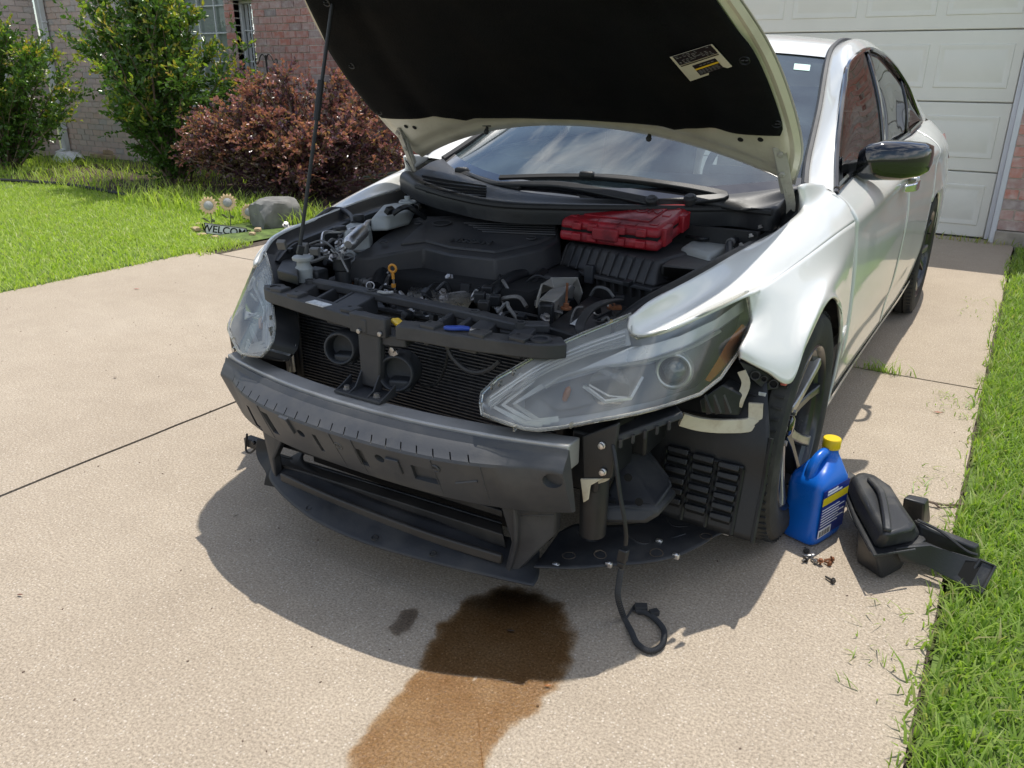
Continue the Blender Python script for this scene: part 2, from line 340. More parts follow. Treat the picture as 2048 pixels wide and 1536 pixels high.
# soldier course over the wing opening and its cream lintel
m = MB()
for i in range(13): m.box((WX0+.012, 2.72+i*.145, 1.70), (BD, .066, .2))
hp(m.build('soldier_course', M['brick2'], smooth=False))
hp(MB().box((WX0-.02, 3.63, 1.565), (.1, 1.95, .07)).build('lintel', M['cream'], bevel=.01))
M['winglass'] = glassmat('window_glass', (.82, .86, .86)); M['white'] = mat('white_vinyl', (.74, .75, .74), .4, var=.05)
M['blind'] = mat('blind_slat', (.80, .82, .82), .55, var=.06); M['dark'] = mat('room_dark', (.02, .02, .02), .9)
hp(MB().box((WX0-.06, 3.63, .78), (.05, 1.84, 1.52)).build('wing_door', M['white'], bevel=.01))
def window(x0, x1, z0, z1, nv, hz):
    y = 5.31; f = MB(); w = .035
    for a, b in (((x0+x1)/2, z0+w/2), ((x0+x1)/2, z1-w/2)): f.box((a, y, b), (x1-x0, .05, w))
    for a in (x0+w/2, x1-w/2): f.box((a, y+.001, (z0+z1)/2), (w, .05, z1-z0-2*w))
    for i in range(1, nv): f.box((x0+(x1-x0)*i/nv, y+.003, (z0+z1)/2), (.016, .02, z1-z0-2*w))
    for h in hz: f.box(((x0+x1)/2, y+.005, h), (x1-x0-2*w, .02, .016))
    fr = hp(f.build('window', M['white'], bevel=.004))
    p = MB().add([(x0+.01, y+.03, z0+.01), (x1-.01, y+.03, z0+.01), (x1-.01, y+.03, z1-.01), (x0+.01, y+.03, z1-.01)], [(0, 1, 2, 3)]).build('pane', M['winglass'], fr)
    b = MB(); z = z0+.03
    while z < z1: b.box(((x0+x1)/2, y+.055, z), (x1-x0-.03, .040, .003), Matrix.Rotation(-1.3, 3, 'X')); z += .036
    o = b.build('blinds', M['blind'], fr, smooth=False); o['kind'] = 'stuff'
    MB().box(((x0+x1)/2, y+.5, (z0+z1)/2), (x1-x0+.3, .02, z1-z0+.3)).build('room_back', M['dark'], fr)
window(-8.55, -7.58, .62, 2.2, 3, (1.0, 1.36, 1.70, 2.02)); window(-7.41, -7.08, .62, 2.06, 2, (1.0, 1.36, 1.72))
for a, b, z in ((-8.57, -7.56, .6), (-7.43, -7.06, .6)): hp(MB().box(((a+b)/2, 5.19, z), (b-a+.06, .1, .05)).build('window_sill', M['cream'], bevel=.01))
hp(MB().box((-7.245, 5.195, 2.085), (.42, .06, .06)).build('lintel', M['cream'], bevel=.01))
# garage door
gd = hp(MB().box((-1.36, 5.56, 1.07), (4.95, .04, 2.15)).build('garage_door', M['cream']))
SH = .5313
for s in range(4):
    z0, z1 = s*SH+(.012 if s == 0 else .004), (s+1)*SH-.004
    MB().box((-1.36, 5.511, (z0+z1)/2), (4.882, .05, z1-z0)).build('section', M['cream'], gd, bevel=.007)
    for k in range(8):
        x1 = 1.083-.065-k*.5936; x0 = x1-.525; pz0, pz1 = s*SH+.105, s*SH+.43
        if k == 7: x0 += .05
        m = MB(); y = 5.486
        # pressed panel: proud rim, recess, raised field
        def loop(i, d): return [(x0+i, y-d, pz0+i), (x1-i, y-d, pz0+i), (x1-i, y-d, pz1-i), (x0+i, y-d, pz1-i)]
        L = [loop(0, -.001), loop(.006, .007), (loop(.018, .007)), loop(.034, .0005), loop(.046, .0005), loop(.062, .006)]
        vs = sum(L, []); m.add(vs, [(q*4+i, q*4+(i+1) % 4, q*4+4+(i+1) % 4, q*4+4+i) for q in range(5) for i in range(4)]+[(20, 21, 22, 23)])
        m.build('panel', M['cream'], gd, ang=50)
M['rubber'] = mat('black_rubber', (.018, .018, .018), .65, var=.3)
MB().box((-1.36, 5.508, .007), (4.87, .045, .012)).build('bottom_seal', M['rubber'], gd)
hp(MB().box((1.104, 5.462, 1.09), (.036, .05, 2.16)).build('door_stop', M['trim'], bevel=.006))
hp(MB().box((1.144, 5.43, 1.09), (.042, .17, 2.18)).build('jamb', M['trim'], bevel=.006))
hp(MB().box((-3.86, 5.43, 1.09), (.06, .15, 2.18)).build('jamb', M['trim'], bevel=.006)); hp(MB().box((-1.36, 5.43, 2.18), (4.94, .15, .1)).build('head_jamb', M['trim'], bevel=.006))
# eaves: soffit, fascia, gutter, roof planes
def eave(x0, x1, y):
    hp(MB().box(((x0+x1)/2, y+.75, 2.615), (x1-x0, 1.5, .02)).build('soffit', M['white']))
    hp(MB().box(((x0+x1)/2, y, 2.67), (x1-x0, .03, .17)).build('fascia', M['trim'], bevel=.004))
    m = MB(); m.add([(x0, y-.06, 2.74), (x1, y-.06, 2.74), (x1, y+5, 4.9), (x0, y+5, 4.9)], [(0, 1, 2, 3)]); hp(m.build('roof', M['shingle'], solid=.03))
eave(-6.3, 5.2, 5.18); eave(-12, -6.302, 5.02)
m = MB(); m.add([(WX0+.25, 1.6, 2.74), (WX0+.25, 5.0, 2.74), (WX0-4, 5.0, 4.4), (WX0-4, 1.6, 4.4)], [(0, 1, 2, 3)]); hp(m.build('roof', M['shingle'], solid=.03))
# downspout in the inner corner
d = MB(); d.box((-11.53, 5.13, 1.33), (.105, .085, 2.5)); d.box((-11.53, 5.07, .05), (.105, .2, .085), Matrix.Rotation(.3, 3, 'X'))
for z in (.4, 1.9): d.box((-11.53, 5.135, z), (.125, .09, .03))
hp(d.build('downspout', M['white'], bevel=.012))
# ================================================================ vegetation
def leafmat(name, cols, gloss=.35, trans=.35, tcol=1.3):
    m, n, l, b, o = nmat(name); ge = n.new('ShaderNodeNewGeometry')
    r = ramp(n, [(i/(len(cols)-1), c) for i, c in enumerate(cols)]); l.new(ge.outputs['Random Per Island'], r.inputs['Fac'])
    l.new(r.outputs['Color'], b.inputs['Base Color']); b.inputs['Roughness'].default_value = gloss; b.inputs['Specular IOR Level'].default_value = .55
    t = n.new('ShaderNodeBsdfTranslucent'); k = n.new('ShaderNodeMixRGB'); k.blend_type = 'MULTIPLY'; k.inputs['Fac'].default_value = 1; k.inputs['Color2'].default_value = (tcol*1.1, tcol*1.25, tcol*.6, 1); l.new(r.outputs['Color'], k.inputs['Color1']); l.new(k.outputs['Color'], t.inputs['Color'])
    x = n.new('ShaderNodeMixShader'); x.inputs[0].default_value = trans; l.new(b.outputs[0], x.inputs[1]); l.new(t.outputs[0], x.inputs[2]); l.new(x.outputs[0], o.inputs['Surface'])
    return m
M['grass'] = leafmat('grass_blade', [(.15, .24, .035), (.23, .35, .05), (.30, .42, .07), (.19, .29, .045), (.37, .45, .11), (.26, .38, .055), (.40, .37, .18)], .45, .4)
M['lawngrass'] = leafmat('lawn_blade', [(.26, .36, .05), (.36, .47, .065), (.42, .52, .09), (.30, .40, .06), (.48, .55, .14), (.38, .50, .075), (.50, .47, .22)], .5, .4)
M['leaf'] = leafmat('myrtle_leaf', [(.06, .12, .026), (.085, .165, .034), (.11, .20, .04), (.07, .14, .038), (.14, .22, .045)], .26, .32)
M['leafnew'] = leafmat('myrtle_new_leaf', [(.28, .34, .05), (.22, .32, .05), (.36, .36, .06), (.42, .28, .05)], .3, .4)
M['leafred'] = leafmat('burgundy_leaf', [(.12, .055, .08), (.095, .04, .07), (.16, .07, .09), (.085, .055, .06), (.18, .13, .07), (.13, .085, .065)], .25, .25, 1.2)
M['leafpink'] = leafmat('burgundy_new_leaf', [(.40, .15, .16), (.46, .20, .15), (.34, .12, .15), (.42, .26, .12)], .3, .35, 1.1)
M['bark'] = mat('bark', (.16, .115, .085), .9, var=.3, scale=30, bump=.6)
M['mulch'] = mat('mulch', (.06, .038, .026), .95, var=.5, scale=40, bump=1, bscale=50)
def from_np(name, v, f_sizes, idx, mt):
    me = bpy.data.meshes.new(name); me.vertices.add(len(v)); me.vertices.foreach_set('co', v.ravel())
    me.loops.add(len(idx)); me.loops.foreach_set('vertex_index', idx.astype(np.int32)); me.polygons.add(len(f_sizes))
    st = np.concatenate([[0], np.cumsum(f_sizes)[:-1]]); me.polygons.foreach_set('loop_start', st.astype(np.int32)); me.materials.append(mt); me.update(calc_edges=True); me.validate()
    return me
rs = np.random.RandomState(5)
def blades(P, hmin, hmax, w, mt, name, lean=.6, label=None):
    n = len(P); h = rs.uniform(hmin, hmax, n)*rs.uniform(.6, 1.0, n); a = rs.uniform(0, 2*pi, n); ln = rs.uniform(.15, lean, n)*h*1.4; b = a+rs.normal(0, .5, n)
    ww = w*rs.uniform(.6, 1.2, n); side = np.stack([-np.sin(a), np.cos(a), np.zeros(n)], 1)*ww[:, None]/2; dr = np.stack([np.cos(b), np.sin(b), np.zeros(n)], 1)
    up = np.array([0, 0, 1.0]); v = np.empty((n, 5, 3))
    v[:, 0] = P-side; v[:, 1] = P+side; mid = P+dr*(ln*.35)[:, None]+up*(h*.6)[:, None]; v[:, 2] = mid+side*.85; v[:, 3] = mid-side*.85; v[:, 4] = P+dr*ln[:, None]+up*h[:, None]*.93
    base = np.arange(n)[:, None]*5; idx = np.concatenate([base+np.array([0, 1, 2, 3]), base+np.array([3, 2, 4])], 1).ravel()
    o = mobj(name, from_np(name, v.reshape(-1, 3), np.tile([4, 3], n), idx, mt), mt)
    return tag(o, label, None, None, 'stuff')
def scatter(n, x0, x1, y0, y1, z=0, keep=None):
    p = np.stack([rs.uniform(x0, x1, n), rs.uniform(y0, y1, n), np.full(n, z)], 1)
    if keep is not None: p = p[keep(p)]
    return p
def edge_keep(xe, s, amp=.05):
    def k(p):
        e = np.array([xe+s*(amp*(.5+.8*mnoise.noise((0, y*2.2, 7))+.5*mnoise.noise((3, y*9, 2)))) for y in p[:, 1]])
        return (p[:, 0]-e)*s > -.03
    return k
gr = [scatter(30000, 1.27, 2.15, -1.6, 2.4, -.004, edge_keep(1.375, 1, -.05)), scatter(16000, 1.27, 2.3, 2.4, 5.2, -.004, edge_keep(1.385, 1, -.04)), scatter(16000, 2.1, 5, -2.5, 5.2, 0), scatter(2600, 1.28, 1.5, -1.4, 4.8, -.004, edge_keep(1.345, 1, -.09))]
blades(np.concatenate(gr), .03, .07, .0062, M['grass'], 'grass', .95, 'bright green grass strip along the right edge of the driveway')
gl = [scatter(60000, -8.2, -3.80, -.6, 3.0, 0, lambda p: edge_keep(-3.84, -1, -.02)(p) & ~((p[:, 0] > -4.5) & (p[:, 1] > 1.98))), scatter(16000, -11.6, -8.2, 0, 3.4, 0), scatter(7000, -5, -3.6, 1.5, 3.4, 0, lambda p: (p[:, 0] < -3.66) & ~((p[:, 0] > -4.5) & (p[:, 1] > 2.0))), scatter(9000, -13, -3.9, -6, -.6, 0)]
blades(np.concatenate(gl), .03, .06, .008, M['lawngrass'], 'grass', .9, 'sunlit lawn left of the driveway in front of the bushes')
# longer unmown grass along the planting bed
gb = [scatter(2600, -11.2, -6.2, 2.9, 4.6, 0), scatter(1500, -6.4, -4.2, 2.6, 3.3, 0), scatter(500, -4.9, -3.7, 2.62, 3.1, 0)]
blades(np.concatenate(gb), .10, .24, .011, M['lawngrass'], 'grass', .7, 'tall unmown grass along the planting bed under the bushes')
bed = MB(); bed.patch([[(-9.5, 3.05, .02), (-7, 2.98, .02), (-5.5, 2.98, .02), (-4.3, 2.75, .02), (-3.7, 3.0, .02)], [(-9.5, 4.0, .06), (-7, 4.0, .06), (-5.5, 4.0, .06), (-4.3, 4, .05), (-3.7, 4, .04)], [(-9.5, 5.15, .03), (-7, 5.15, .03), (-5.5, 5.15, .03), (-4.5, 5.2, .03), (-3.7, 5.2, .02)]], 40, 16)
tag(bed.build('planting_bed', M['mulch']), kind='structure')
# black plastic edging
e = MB(); e.tube([(-9.0, 2.82, .03), (-8, 3.0, .035), (-7, 2.95, .03), (-6.3, 2.86, .03), (-5.6, 2.9, .03), (-5.0, 2.85, .02)], .022, 6, smooth=30)
tag(e.build('lawn_edging', M['rubber']), 'black plastic edging between lawn and planting bed', 'edging')

def leaves_obj(name, P, D, size, mt, parent, ratio=.45):
    """P points, D leaf directions"""
    n = len(P); D = D/np.linalg.norm(D, axis=1)[:, None]; rv = rs.normal(size=(n, 3)); S = np.cross(D, rv); S /= np.linalg.norm(S, axis=1)[:, None]; Nn = np.cross(S, D)
    L = size*rs.uniform(.6, 1.25, n)[:, None]; W = L*ratio*.5; v = np.empty((n, 6, 3)); c = Nn*L*.09
    v[:, 0] = P; v[:, 1] = P+D*L*.4+S*W+c; v[:, 2] = P+D*L*.78+S*W*.75+c; v[:, 3] = P+D*L; v[:, 4] = P+D*L*.78-S*W*.75+c; v[:, 5] = P+D*L*.4-S*W+c
    b = np.arange(n)[:, None]*6; idx = np.concatenate([b+np.array([0, 1, 2, 3]), b+np.array([0, 3, 4, 5])], 1).ravel()
    o = mobj(name, from_np(name, v.reshape(-1, 3), np.tile([4, 4], n), idx, mt), mt, parent); o['kind'] = 'stuff'; return o
def shrub(name, label, base, stems, twigs_per, leaves_per, leaf, tip, size, ratio, shape, seed, spread=.2, tipfrac=.3, arch=.15):
    """stems rise from the base to points of the crown surface, side twigs carry the leaves"""
    global rs
    rs = np.random.RandomState(seed); R = random.Random(seed); root = empty(name, base); b = V(base)
    tr = MB(); tw = MB(); P1, D1, P2, D2 = [], [], [], []
    for s in range(stems):
        tgt = V(shape(R)); start = V((R.uniform(-.12, .12), R.uniform(-.1, .1), -.02)); mid = start.lerp(tgt, .5)+V((0, 0, tgt.z*.12))+V((R.gauss(0, .06), R.gauss(0, .06), 0))
        pts = spl([start, mid, tgt+V((0, 0, -arch*R.random()*.3))], 10); r0 = .008+.010*R.random()
        tr.tube(pts, lambda t, r0=r0: r0*(1-t)+.0016, 5)
        for k in range(twigs_per):
            t = 1-R.random()**1.3*.86; p = pts[min(10, int(t*10))]; dr = (pts[-1]-pts[max(0, min(9, int(t*10)-1))]).normalized()
            q = (dr*.8+V((R.gauss(0, 1), R.gauss(0, 1), R.gauss(.25, .7)))*.62).normalized(); ln = spread*R.uniform(.5, 1.3)
            ps = [p, p+q*ln*.5+V((0, 0, .02)), p+q*ln+V((0, 0, -arch*ln*R.random()))]; cps = spl(ps, 4); tw.tube(cps, .0015, 3, cap=False)
            istip = t > .72 and R.random() < tipfrac*2
            for j in range(leaves_per):
                u = (j+R.random())/leaves_per; a = cps[min(3, int(u*4))].lerp(cps[min(4, int(u*4)+1)], u*4 % 1)
                d = (q+V((R.gauss(0, 1), R.gauss(0, 1), R.gauss(.1, .8)))*.75)
                if istip and u > .35: P2.append(a[:]); D2.append(d[:])
                else: P1.append(a[:]); D1.append(d[:])
    tr.build('trunk', M['bark'], root, ang=60); o = tw.build('twigs', M['bark'], root); o['kind'] = 'stuff'
    leaves_obj('crown', np.array(P1), np.array(D1), size, leaf, root, ratio); leaves_obj('new_growth', np.array(P2), np.array(D2), size*.85, tip, root, ratio)
    return tag(root, label, 'shrub', 'shrubs along the house front')
def vase(hh, wx, wy, cx=0):
    # vase shaped crown: stems end on a tall rounded surface
    def f(R):
        while True:
            a = R.uniform(0, 2*pi); u = R.random()**.6; z = hh*(.32+.75*R.random()**.75)
            k = min(1, z/(hh*.6))*sqrt(max(.05, 1.12-(z/hh)**3.2)); x = cx+cos(a)*u*wx*k; y = sin(a)*u*wy*k
            return (x, y, z*(1.05-.12*u))
    return f
def mound(hh, wx, wy):
    def f(R):
        a = R.uniform(0, 2*pi); u = R.random()**.45; z = hh*sqrt(max(0, 1-(u*.93)**2.4))*R.uniform(.55, 1.0)+.1
        if R.random() < .12: z *= 1.22
        return (cos(a)*u*wx, sin(a)*u*wy, z)
    return f
shrub('crape_myrtle', 'tall leafy green shrub with yellow new tips beside the brick window wall', (-6.95, 3.72, 0), 80, 26, 16, M['leaf'], M['leafnew'], .058, .52, vase(2.35, 1.45, 1.0, .0), 3, .30, .3, .1)
shrub('crape_myrtle', 'green shrub at the far left edge in front of the pale brick wing', (-10.1, 3.5, 0), 54, 22, 15, M['leaf'], M['leafnew'], .058, .52, vase(1.8, 1.5, .9, .15), 8, .30, .25, .1)
shrub('burgundy_shrub', 'rounded burgundy leaved shrub between green shrub and open hood', (-5.1, 3.85, 0), 150, 22, 19, M['leafred'], M['leafpink'], .043, .58, mound(1.16, 1.5, .85), 5, .24, .42, .25)
# ================================================================ car: body
def paint():
    m, n, l, b, o = nmat('pearl_white_paint'); tc = n.new('ShaderNodeTexCoord')
    nz = n.new('ShaderNodeTexNoise'); nz.inputs['Scale'].default_value = 2.5; nz.inputs['Detail'].default_value = 8; l.new(tc.outputs['Object'], nz.inputs['Vector'])
    r = ramp(n, [(.35, (.76, .76, .725)), (.7, (.70, .70, .66))]); l.new(nz.outputs['Fac'], r.inputs['Fac']); l.new(r.outputs['Color'], b.inputs['Base Color'])
    b.inputs['Roughness'].default_value = .34; b.inputs['Coat Weight'].default_value = .9; b.inputs['Coat Roughness'].default_value = .05; b.inputs['Specular IOR Level'].default_value = .5
    fl = n.new('ShaderNodeTexVoronoi'); fl.inputs['Scale'].default_value = 900; l.new(tc.outputs['Object'], fl.inputs['Vector']); bp = n.new('ShaderNodeBump'); bp.inputs['Strength'].default_value = .06; bp.inputs['Distance'].default_value = .001; l.new(fl.outputs['Distance'], bp.inputs['Height']); l.new(bp.outputs['Normal'], b.inputs['Normal'])
    return m
M['paint'] = paint()
M['inner'] = mat('hood_inner_paint', (.66, .62, .50), .4, var=.06, scale=4, dirt=(.42, .38, .29), dscale=5, dlo=.5, dhi=.85, coat=.3)
M['black'] = mat('black_plastic', (.011, .012, .0135), .46, var=.25, scale=12, bump=.12, bscale=300, dirt=(.048, .045, .041), dscale=7, dlo=.52, dhi=.85)
M['grey'] = mat('dusty_grey_plastic', (.027, .0285, .032), .55, var=.2, scale=8, bump=.1, bscale=200, dirt=(.085, .08, .072), dscale=6, dlo=.45, dhi=.85)
M['gloss'] = mat('gloss_black', (.008, .008, .01), .08, var=.1, coat=1)
M['chrome'] = mat('chrome', (.75, .75, .76), .12, 1, var=.05)
M['steel'] = mat('steel', (.42, .41, .40), .42, 1, var=.25, scale=25, dirt=(.20, .17, .14), dscale=14, dlo=.5, dhi=.8)
M['alu'] = mat('aluminium', (.62, .61, .60), .38, 1, var=.12, scale=10, dirt=(.30, .27, .23), dscale=9, dlo=.55, dhi=.9)
M['rust'] = mat('rust', (.22, .085, .035), .85, var=.5, scale=30, bump=.5)
M['tyre'] = mat('tyre_rubber', (.022, .022, .021), .82, var=.3, scale=20, bump=.3, bscale=120, dirt=(.075, .068, .058), dscale=9, dlo=.5, dhi=.9)
M['glass'] = glassmat('windshield_glass', (.60, .72, .72), refl=1, ior=2.1, milky=.07, milkcol=(.50, .66, .70), mscale=5)
M['tint'] = glassmat('tinted_glass', (.05, .055, .055), refl=1, ior=1.6)
M['amber'] = mat('amber_plastic', (.62, .19, .02), .25, var=.1, coat=.6)
M['redlens'] = mat('red_lens', (.45, .02, .02), .2, coat=.8)
car = tag(empty('sedan_car', (0, 0, 0)), 'white sedan with hood propped open and front bumper cover removed', 'car')
def C(b, name, mt, **k): return b.build(name, mt, car, **k)
def both(b, name, mt, **k): return C(b, name, mt, **k), C(b.mirror(), name, mt, **k)

# ---- side surface of the doors and quarter: rows over y
YS = [.40, .8, 1.2, 1.6, 2.1, 2.5, 2.85, 3.2, 3.5, 3.74]
ROW = {
 'belt': ([.797, .775, .768, .764, .745, .738, .742, .752, .745, .66], [.926, .945, .958, .968, .978, .985, 1.02, 1.02, .965, .93]),
 'shoulder': ([.835, .838, .845, .846, .84, .835, .832, .825, .80, .70], [.893, .908, .933, .942, .95, .955, .96, .95, .90, .87]),
 'crease': ([.868, .876, .886, .888, .888, .886, .88, .868, .83, .73], [.848, .862, .890, .898, .905, .908, .90, .88, .83, .80]),
 'under': ([.874, .874, .876, .878, .88, .884, .886, .878, .85, .76], [.80, .81, .83, .835, .84, .84, .83, .81, .77, .74]),
 'mid': ([.884, .888, .892, .892, .893, .897, .90, .893, .865, .78], [.68, .68, .69, .69, .69, .70, .72, .72, .68, .66]),
 'low': ([.892, .886, .884, .882, .886, .896, .905, .90, .872, .79], [.46, .46, .45, .45, .46, .52, .7, .55, .5, .48]),
 'hollow': ([.880, .868, .866, .866, .872, .895, .905, .89, .86, .78], [.36, .35, .34, .335, .35, .45, .69, .40, .36, .36]),
 'sill': ([.868, .862, .860, .860, .864, .88, .90, .86, .82, .75], [.272, .256, .247, .240, .25, .36, .68, .24, .24, .26])}
def rowpt(name, y):
    xs, zs = ROW[name]; P = [(a, b, c) for a, b, c in zip(xs, YS, zs)]
    for i in range(len(YS)-1):
        if y <= YS[i+1] or i == len(YS)-2:
            t = (y-YS[i])/(YS[i+1]-YS[i]); q = [V(P[max(i-1, 0)]), V(P[i]), V(P[i+1]), V(P[min(i+2, len(P)-1)])]
            if i == 0: q[0] = q[1]*2-q[2]
            p = cr_(*q, t); p.y = y; return p
def archz(y, yc, R=.352, zc=.335):
    d = abs(y-yc); return zc+sqrt(R*R-d*d) if d < R else -1
def sidepanel(name, y0, y1, ny=18, slant=None, arch=None, low='sill'):
    names = ['belt', 'shoulder', 'crease', 'under', 'mid', 'low', 'hollow', low]; m = MB(); nv = 28; vs = []
    for i in range(ny+1):
        colp = []
        for k, nm in enumerate(names):
            a, b = (slant(k/(len(names)-1)) if slant else (0, 0)); y = lerp(y0+a, y1+b, i/ny); p = rowpt(nm, y)
            colp.append(p)
        pts = spl(colp, nv)
        if arch is not None:
            za = archz(pts[0].y, arch)
            if za > 0:
                top = pts[0]; keep = [p for p in pts if p.z > za+.01]; last = keep[-1].copy(); last.z = za; last.x += .004; pts = spl(keep+[last], nv, lin=True)
        vs += pts
    k = nv+1; m.add(vs, [(i*k+j, (i+1)*k+j, (i+1)*k+j+1, i*k+j+1) for i in range(ny) for j in range(nv)])
    for nm_, b in ((name, m), (name, m.mirror())): C(b, nm_, M['paint'], solid=.012, off=-1 if b is m else -1, ang=60)
    return m
sidepanel('front_door', .456, 1.565, 26, lambda v: (.05*v-.03*(1-v), 0)); sidepanel('rear_door', 1.571, 2.44, 22, lambda v: (0, .16*(1-v)*(1-v)*1.2))
sidepanel('quarter_panel', 2.447, 3.74, 44, lambda v: (.16*(1-v)*(1-v)*1.2, 0), arch=2.776)
# side sill below the doors
s = MB(); s.patch([[(.872, .46, .255), (.865, 1, .245), (.863, 1.6, .238), (.866, 2.1, .238), (.875, 2.4, .27)], [(.862, .46, .215), (.85, 1, .2), (.85, 1.6, .2), (.855, 2.1, .2), (.865, 2.38, .24)], [(.78, .46, .19), (.78, 1, .18), (.78, 1.6, .18), (.78, 2.1, .18), (.78, 2.38, .2)]], 20, 8); both(s, 'side_sill', M['paint'])
# ---- window frames, pillars, roof rail
INN = [(.705, .47, .935), (.67, .62, 1.0), (.612, .95, 1.144), (.544, 1.3, 1.319), (.520, 1.55, 1.378), (.508, 1.8, 1.396), (.508, 2.05, 1.388), (.515, 2.3, 1.355), (.53, 2.55, 1.29), (.56, 2.8, 1.20), (.60, 3.05, 1.09), (.64, 3.22, 1.035)]
SIL = [(.762, .45, .94), (.715, .62, 1.035), (.655, .95, 1.188), (.606, 1.22, 1.328), (.583, 1.5, 1.389), (.576, 1.8, 1.401), (.586, 2.0, 1.384), (.606, 2.2, 1.352), (.627, 2.45, 1.296), (.656, 2.65, 1.233), (.69, 2.88, 1.14), (.725, 3.1, 1.045)]
WIN = [(.797, .45, .926), (.742, .65, 1.052), (.68, .95, 1.218), (.645, 1.15, 1.30), (.638, 1.5, 1.356), (.638, 1.8, 1.352), (.641, 2.05, 1.329), (.659, 2.3, 1.277), (.684, 2.55, 1.2), (.712, 2.72, 1.108), (.735, 2.88, 1.03), (.745, 3.0, 1.02)]
a = MB(); a.patch([INN, SIL, WIN], 60, 8); both(a, 'roof_rail', M['paint'], ang=60)
a = MB(); a.tube([V(p)+V((-.004, 0, .004)) for p in INN[:9]], .011, 6, smooth=40); both(a, 'roof_moulding', M['grey'])
t = MB(); t.tube([V(p)+V((.003, 0, 0)) for p in WIN[:11]], .0085, 6, smooth=60); both(t, 'window_trim', M['gloss'])
belt = [rowpt('belt', y)+V((.004, 0, .008)) for y in (.46, .8, 1.2, 1.6, 2.0, 2.4, 2.8)]
t = MB(); t.tube(belt, .010, 6, smooth=40); both(t, 'belt_moulding', M['gloss'])
def winpt(y, k):  # k 0 at belt, 1 at top of opening
    i = max(j for j in range(len(WIN)-1) if WIN[j][1] <= y+1e-6); q = (y-WIN[i][1])/(WIN[i+1][1]-WIN[i][1]); top = V(WIN[i]).lerp(V(WIN[i+1]), q); b = rowpt('belt', y); p = b.lerp(top, k); p.x += .016*sin(pi*k)-.010; return p
def glass(y0, y1, n=14):
    m = MB(); vs = [winpt(lerp(y0, y1, i/n), j/8) for i in range(n+1) for j in range(9)]
    m.add(vs, [(i*9+j, (i+1)*9+j, (i+1)*9+j+1, i*9+j+1) for i in range(n) for j in range(8)]); return m
for y0, y1 in ((.60, 1.545), (1.60, 2.40), (2.45, 2.80)): both(glass(y0, y1), 'side_window', M['tint'])
for y0, y1 in ((1.535, 1.61), (2.39, 2.46)):
    m = MB(); vs = [winpt(lerp(y0, y1, i/2), j/8)+V((.006, 0, 0)) for i in range(3) for j in range(9)]; m.add(vs, [(i*9+j, (i+1)*9+j, (i+1)*9+j+1, i*9+j+1) for i in range(2) for j in range(8)]); both(m, 'pillar_cover', M['gloss'], solid=.008)
m = MB(); m.hexa([winpt(.46, .0)+V((.012, 0, 0)), winpt(.64, 0)+V((.012, 0, 0)), winpt(.64, .97)+V((.012, 0, 0))], [winpt(.46, .0)+V((-.01, 0, 0)), winpt(.64, 0)+V((-.01, 0, 0)), winpt(.64, .97)+V((-.01, 0, 0))]); both(m, 'mirror_sail', M['black'], bevel=.003)
# ---- roof, glass front and rear, trunk, rear bumper
def sym_rows(rows, nx=14):
    """rows of (xe, ye, ze, yc, zc): edge and centre, crowned across"""
    return [[(t*xe, lerp(yc, ye, abs(t)**2.1), lerp(zc, ze, abs(t)**2.1)) for t in [i/nx*2-1 for i in range(nx+1)]] for xe, ye, ze, yc, zc in rows]
r = MB(); r.patch(sym_rows([(.545, 1.30, 1.322, 1.20, 1.352), (.523, 1.5, 1.375, 1.5, 1.412), (.508, 1.8, 1.397, 1.8, 1.432), (.508, 2.05, 1.389, 2.05, 1.425), (.514, 2.28, 1.36, 2.34, 1.385)]), 28, 20); C(r, 'roof', M['paint'], ang=60)
WS = [(.70, .47, .925, .16, .878), (.66, .66, 1.01, .42, 1.005), (.605, .96, 1.15, .78, 1.17), (.54, 1.30, 1.318, 1.20, 1.347)]
w = MB(); w.patch(sym_rows(WS), 28, 20); C(w, 'windshield', M['glass'], ang=60)
w = MB(); w.patch(sym_rows([(.512, 2.29, 1.357, 2.35, 1.38), (.53, 2.55, 1.29, 2.66, 1.29), (.56, 2.8, 1.2, 2.95, 1.17), (.60, 3.05, 1.09, 3.2, 1.055)]), 28, 14); C(w, 'rear_window', M['tint'], ang=60)
w = MB(); w.patch(sym_rows([(.62, 3.07, 1.07, 3.2, 1.05), (.725, 3.2, 1.03, 3.35, 1.055), (.74, 3.5, .965, 3.58, 1.03), (.66, 3.74, .93, 3.80, 1.0), (.66, 3.76, .70, 3.84, .72), (.68, 3.74, .45, 3.86, .5), (.66, 3.66, .26, 3.78, .25)]), 28, 40); C(w, 'trunk_and_rear_bumper', M['paint'], ang=50)
l = MB(); l.patch([[rowpt('shoulder', y)+V((.006, 0, .03)) for y in (3.42, 3.55, 3.68)], [rowpt('under', y)+V((.006, 0, .02)) for y in (3.42, 3.55, 3.68)]], 8, 6); both(l, 'tail_light', M['redlens'])
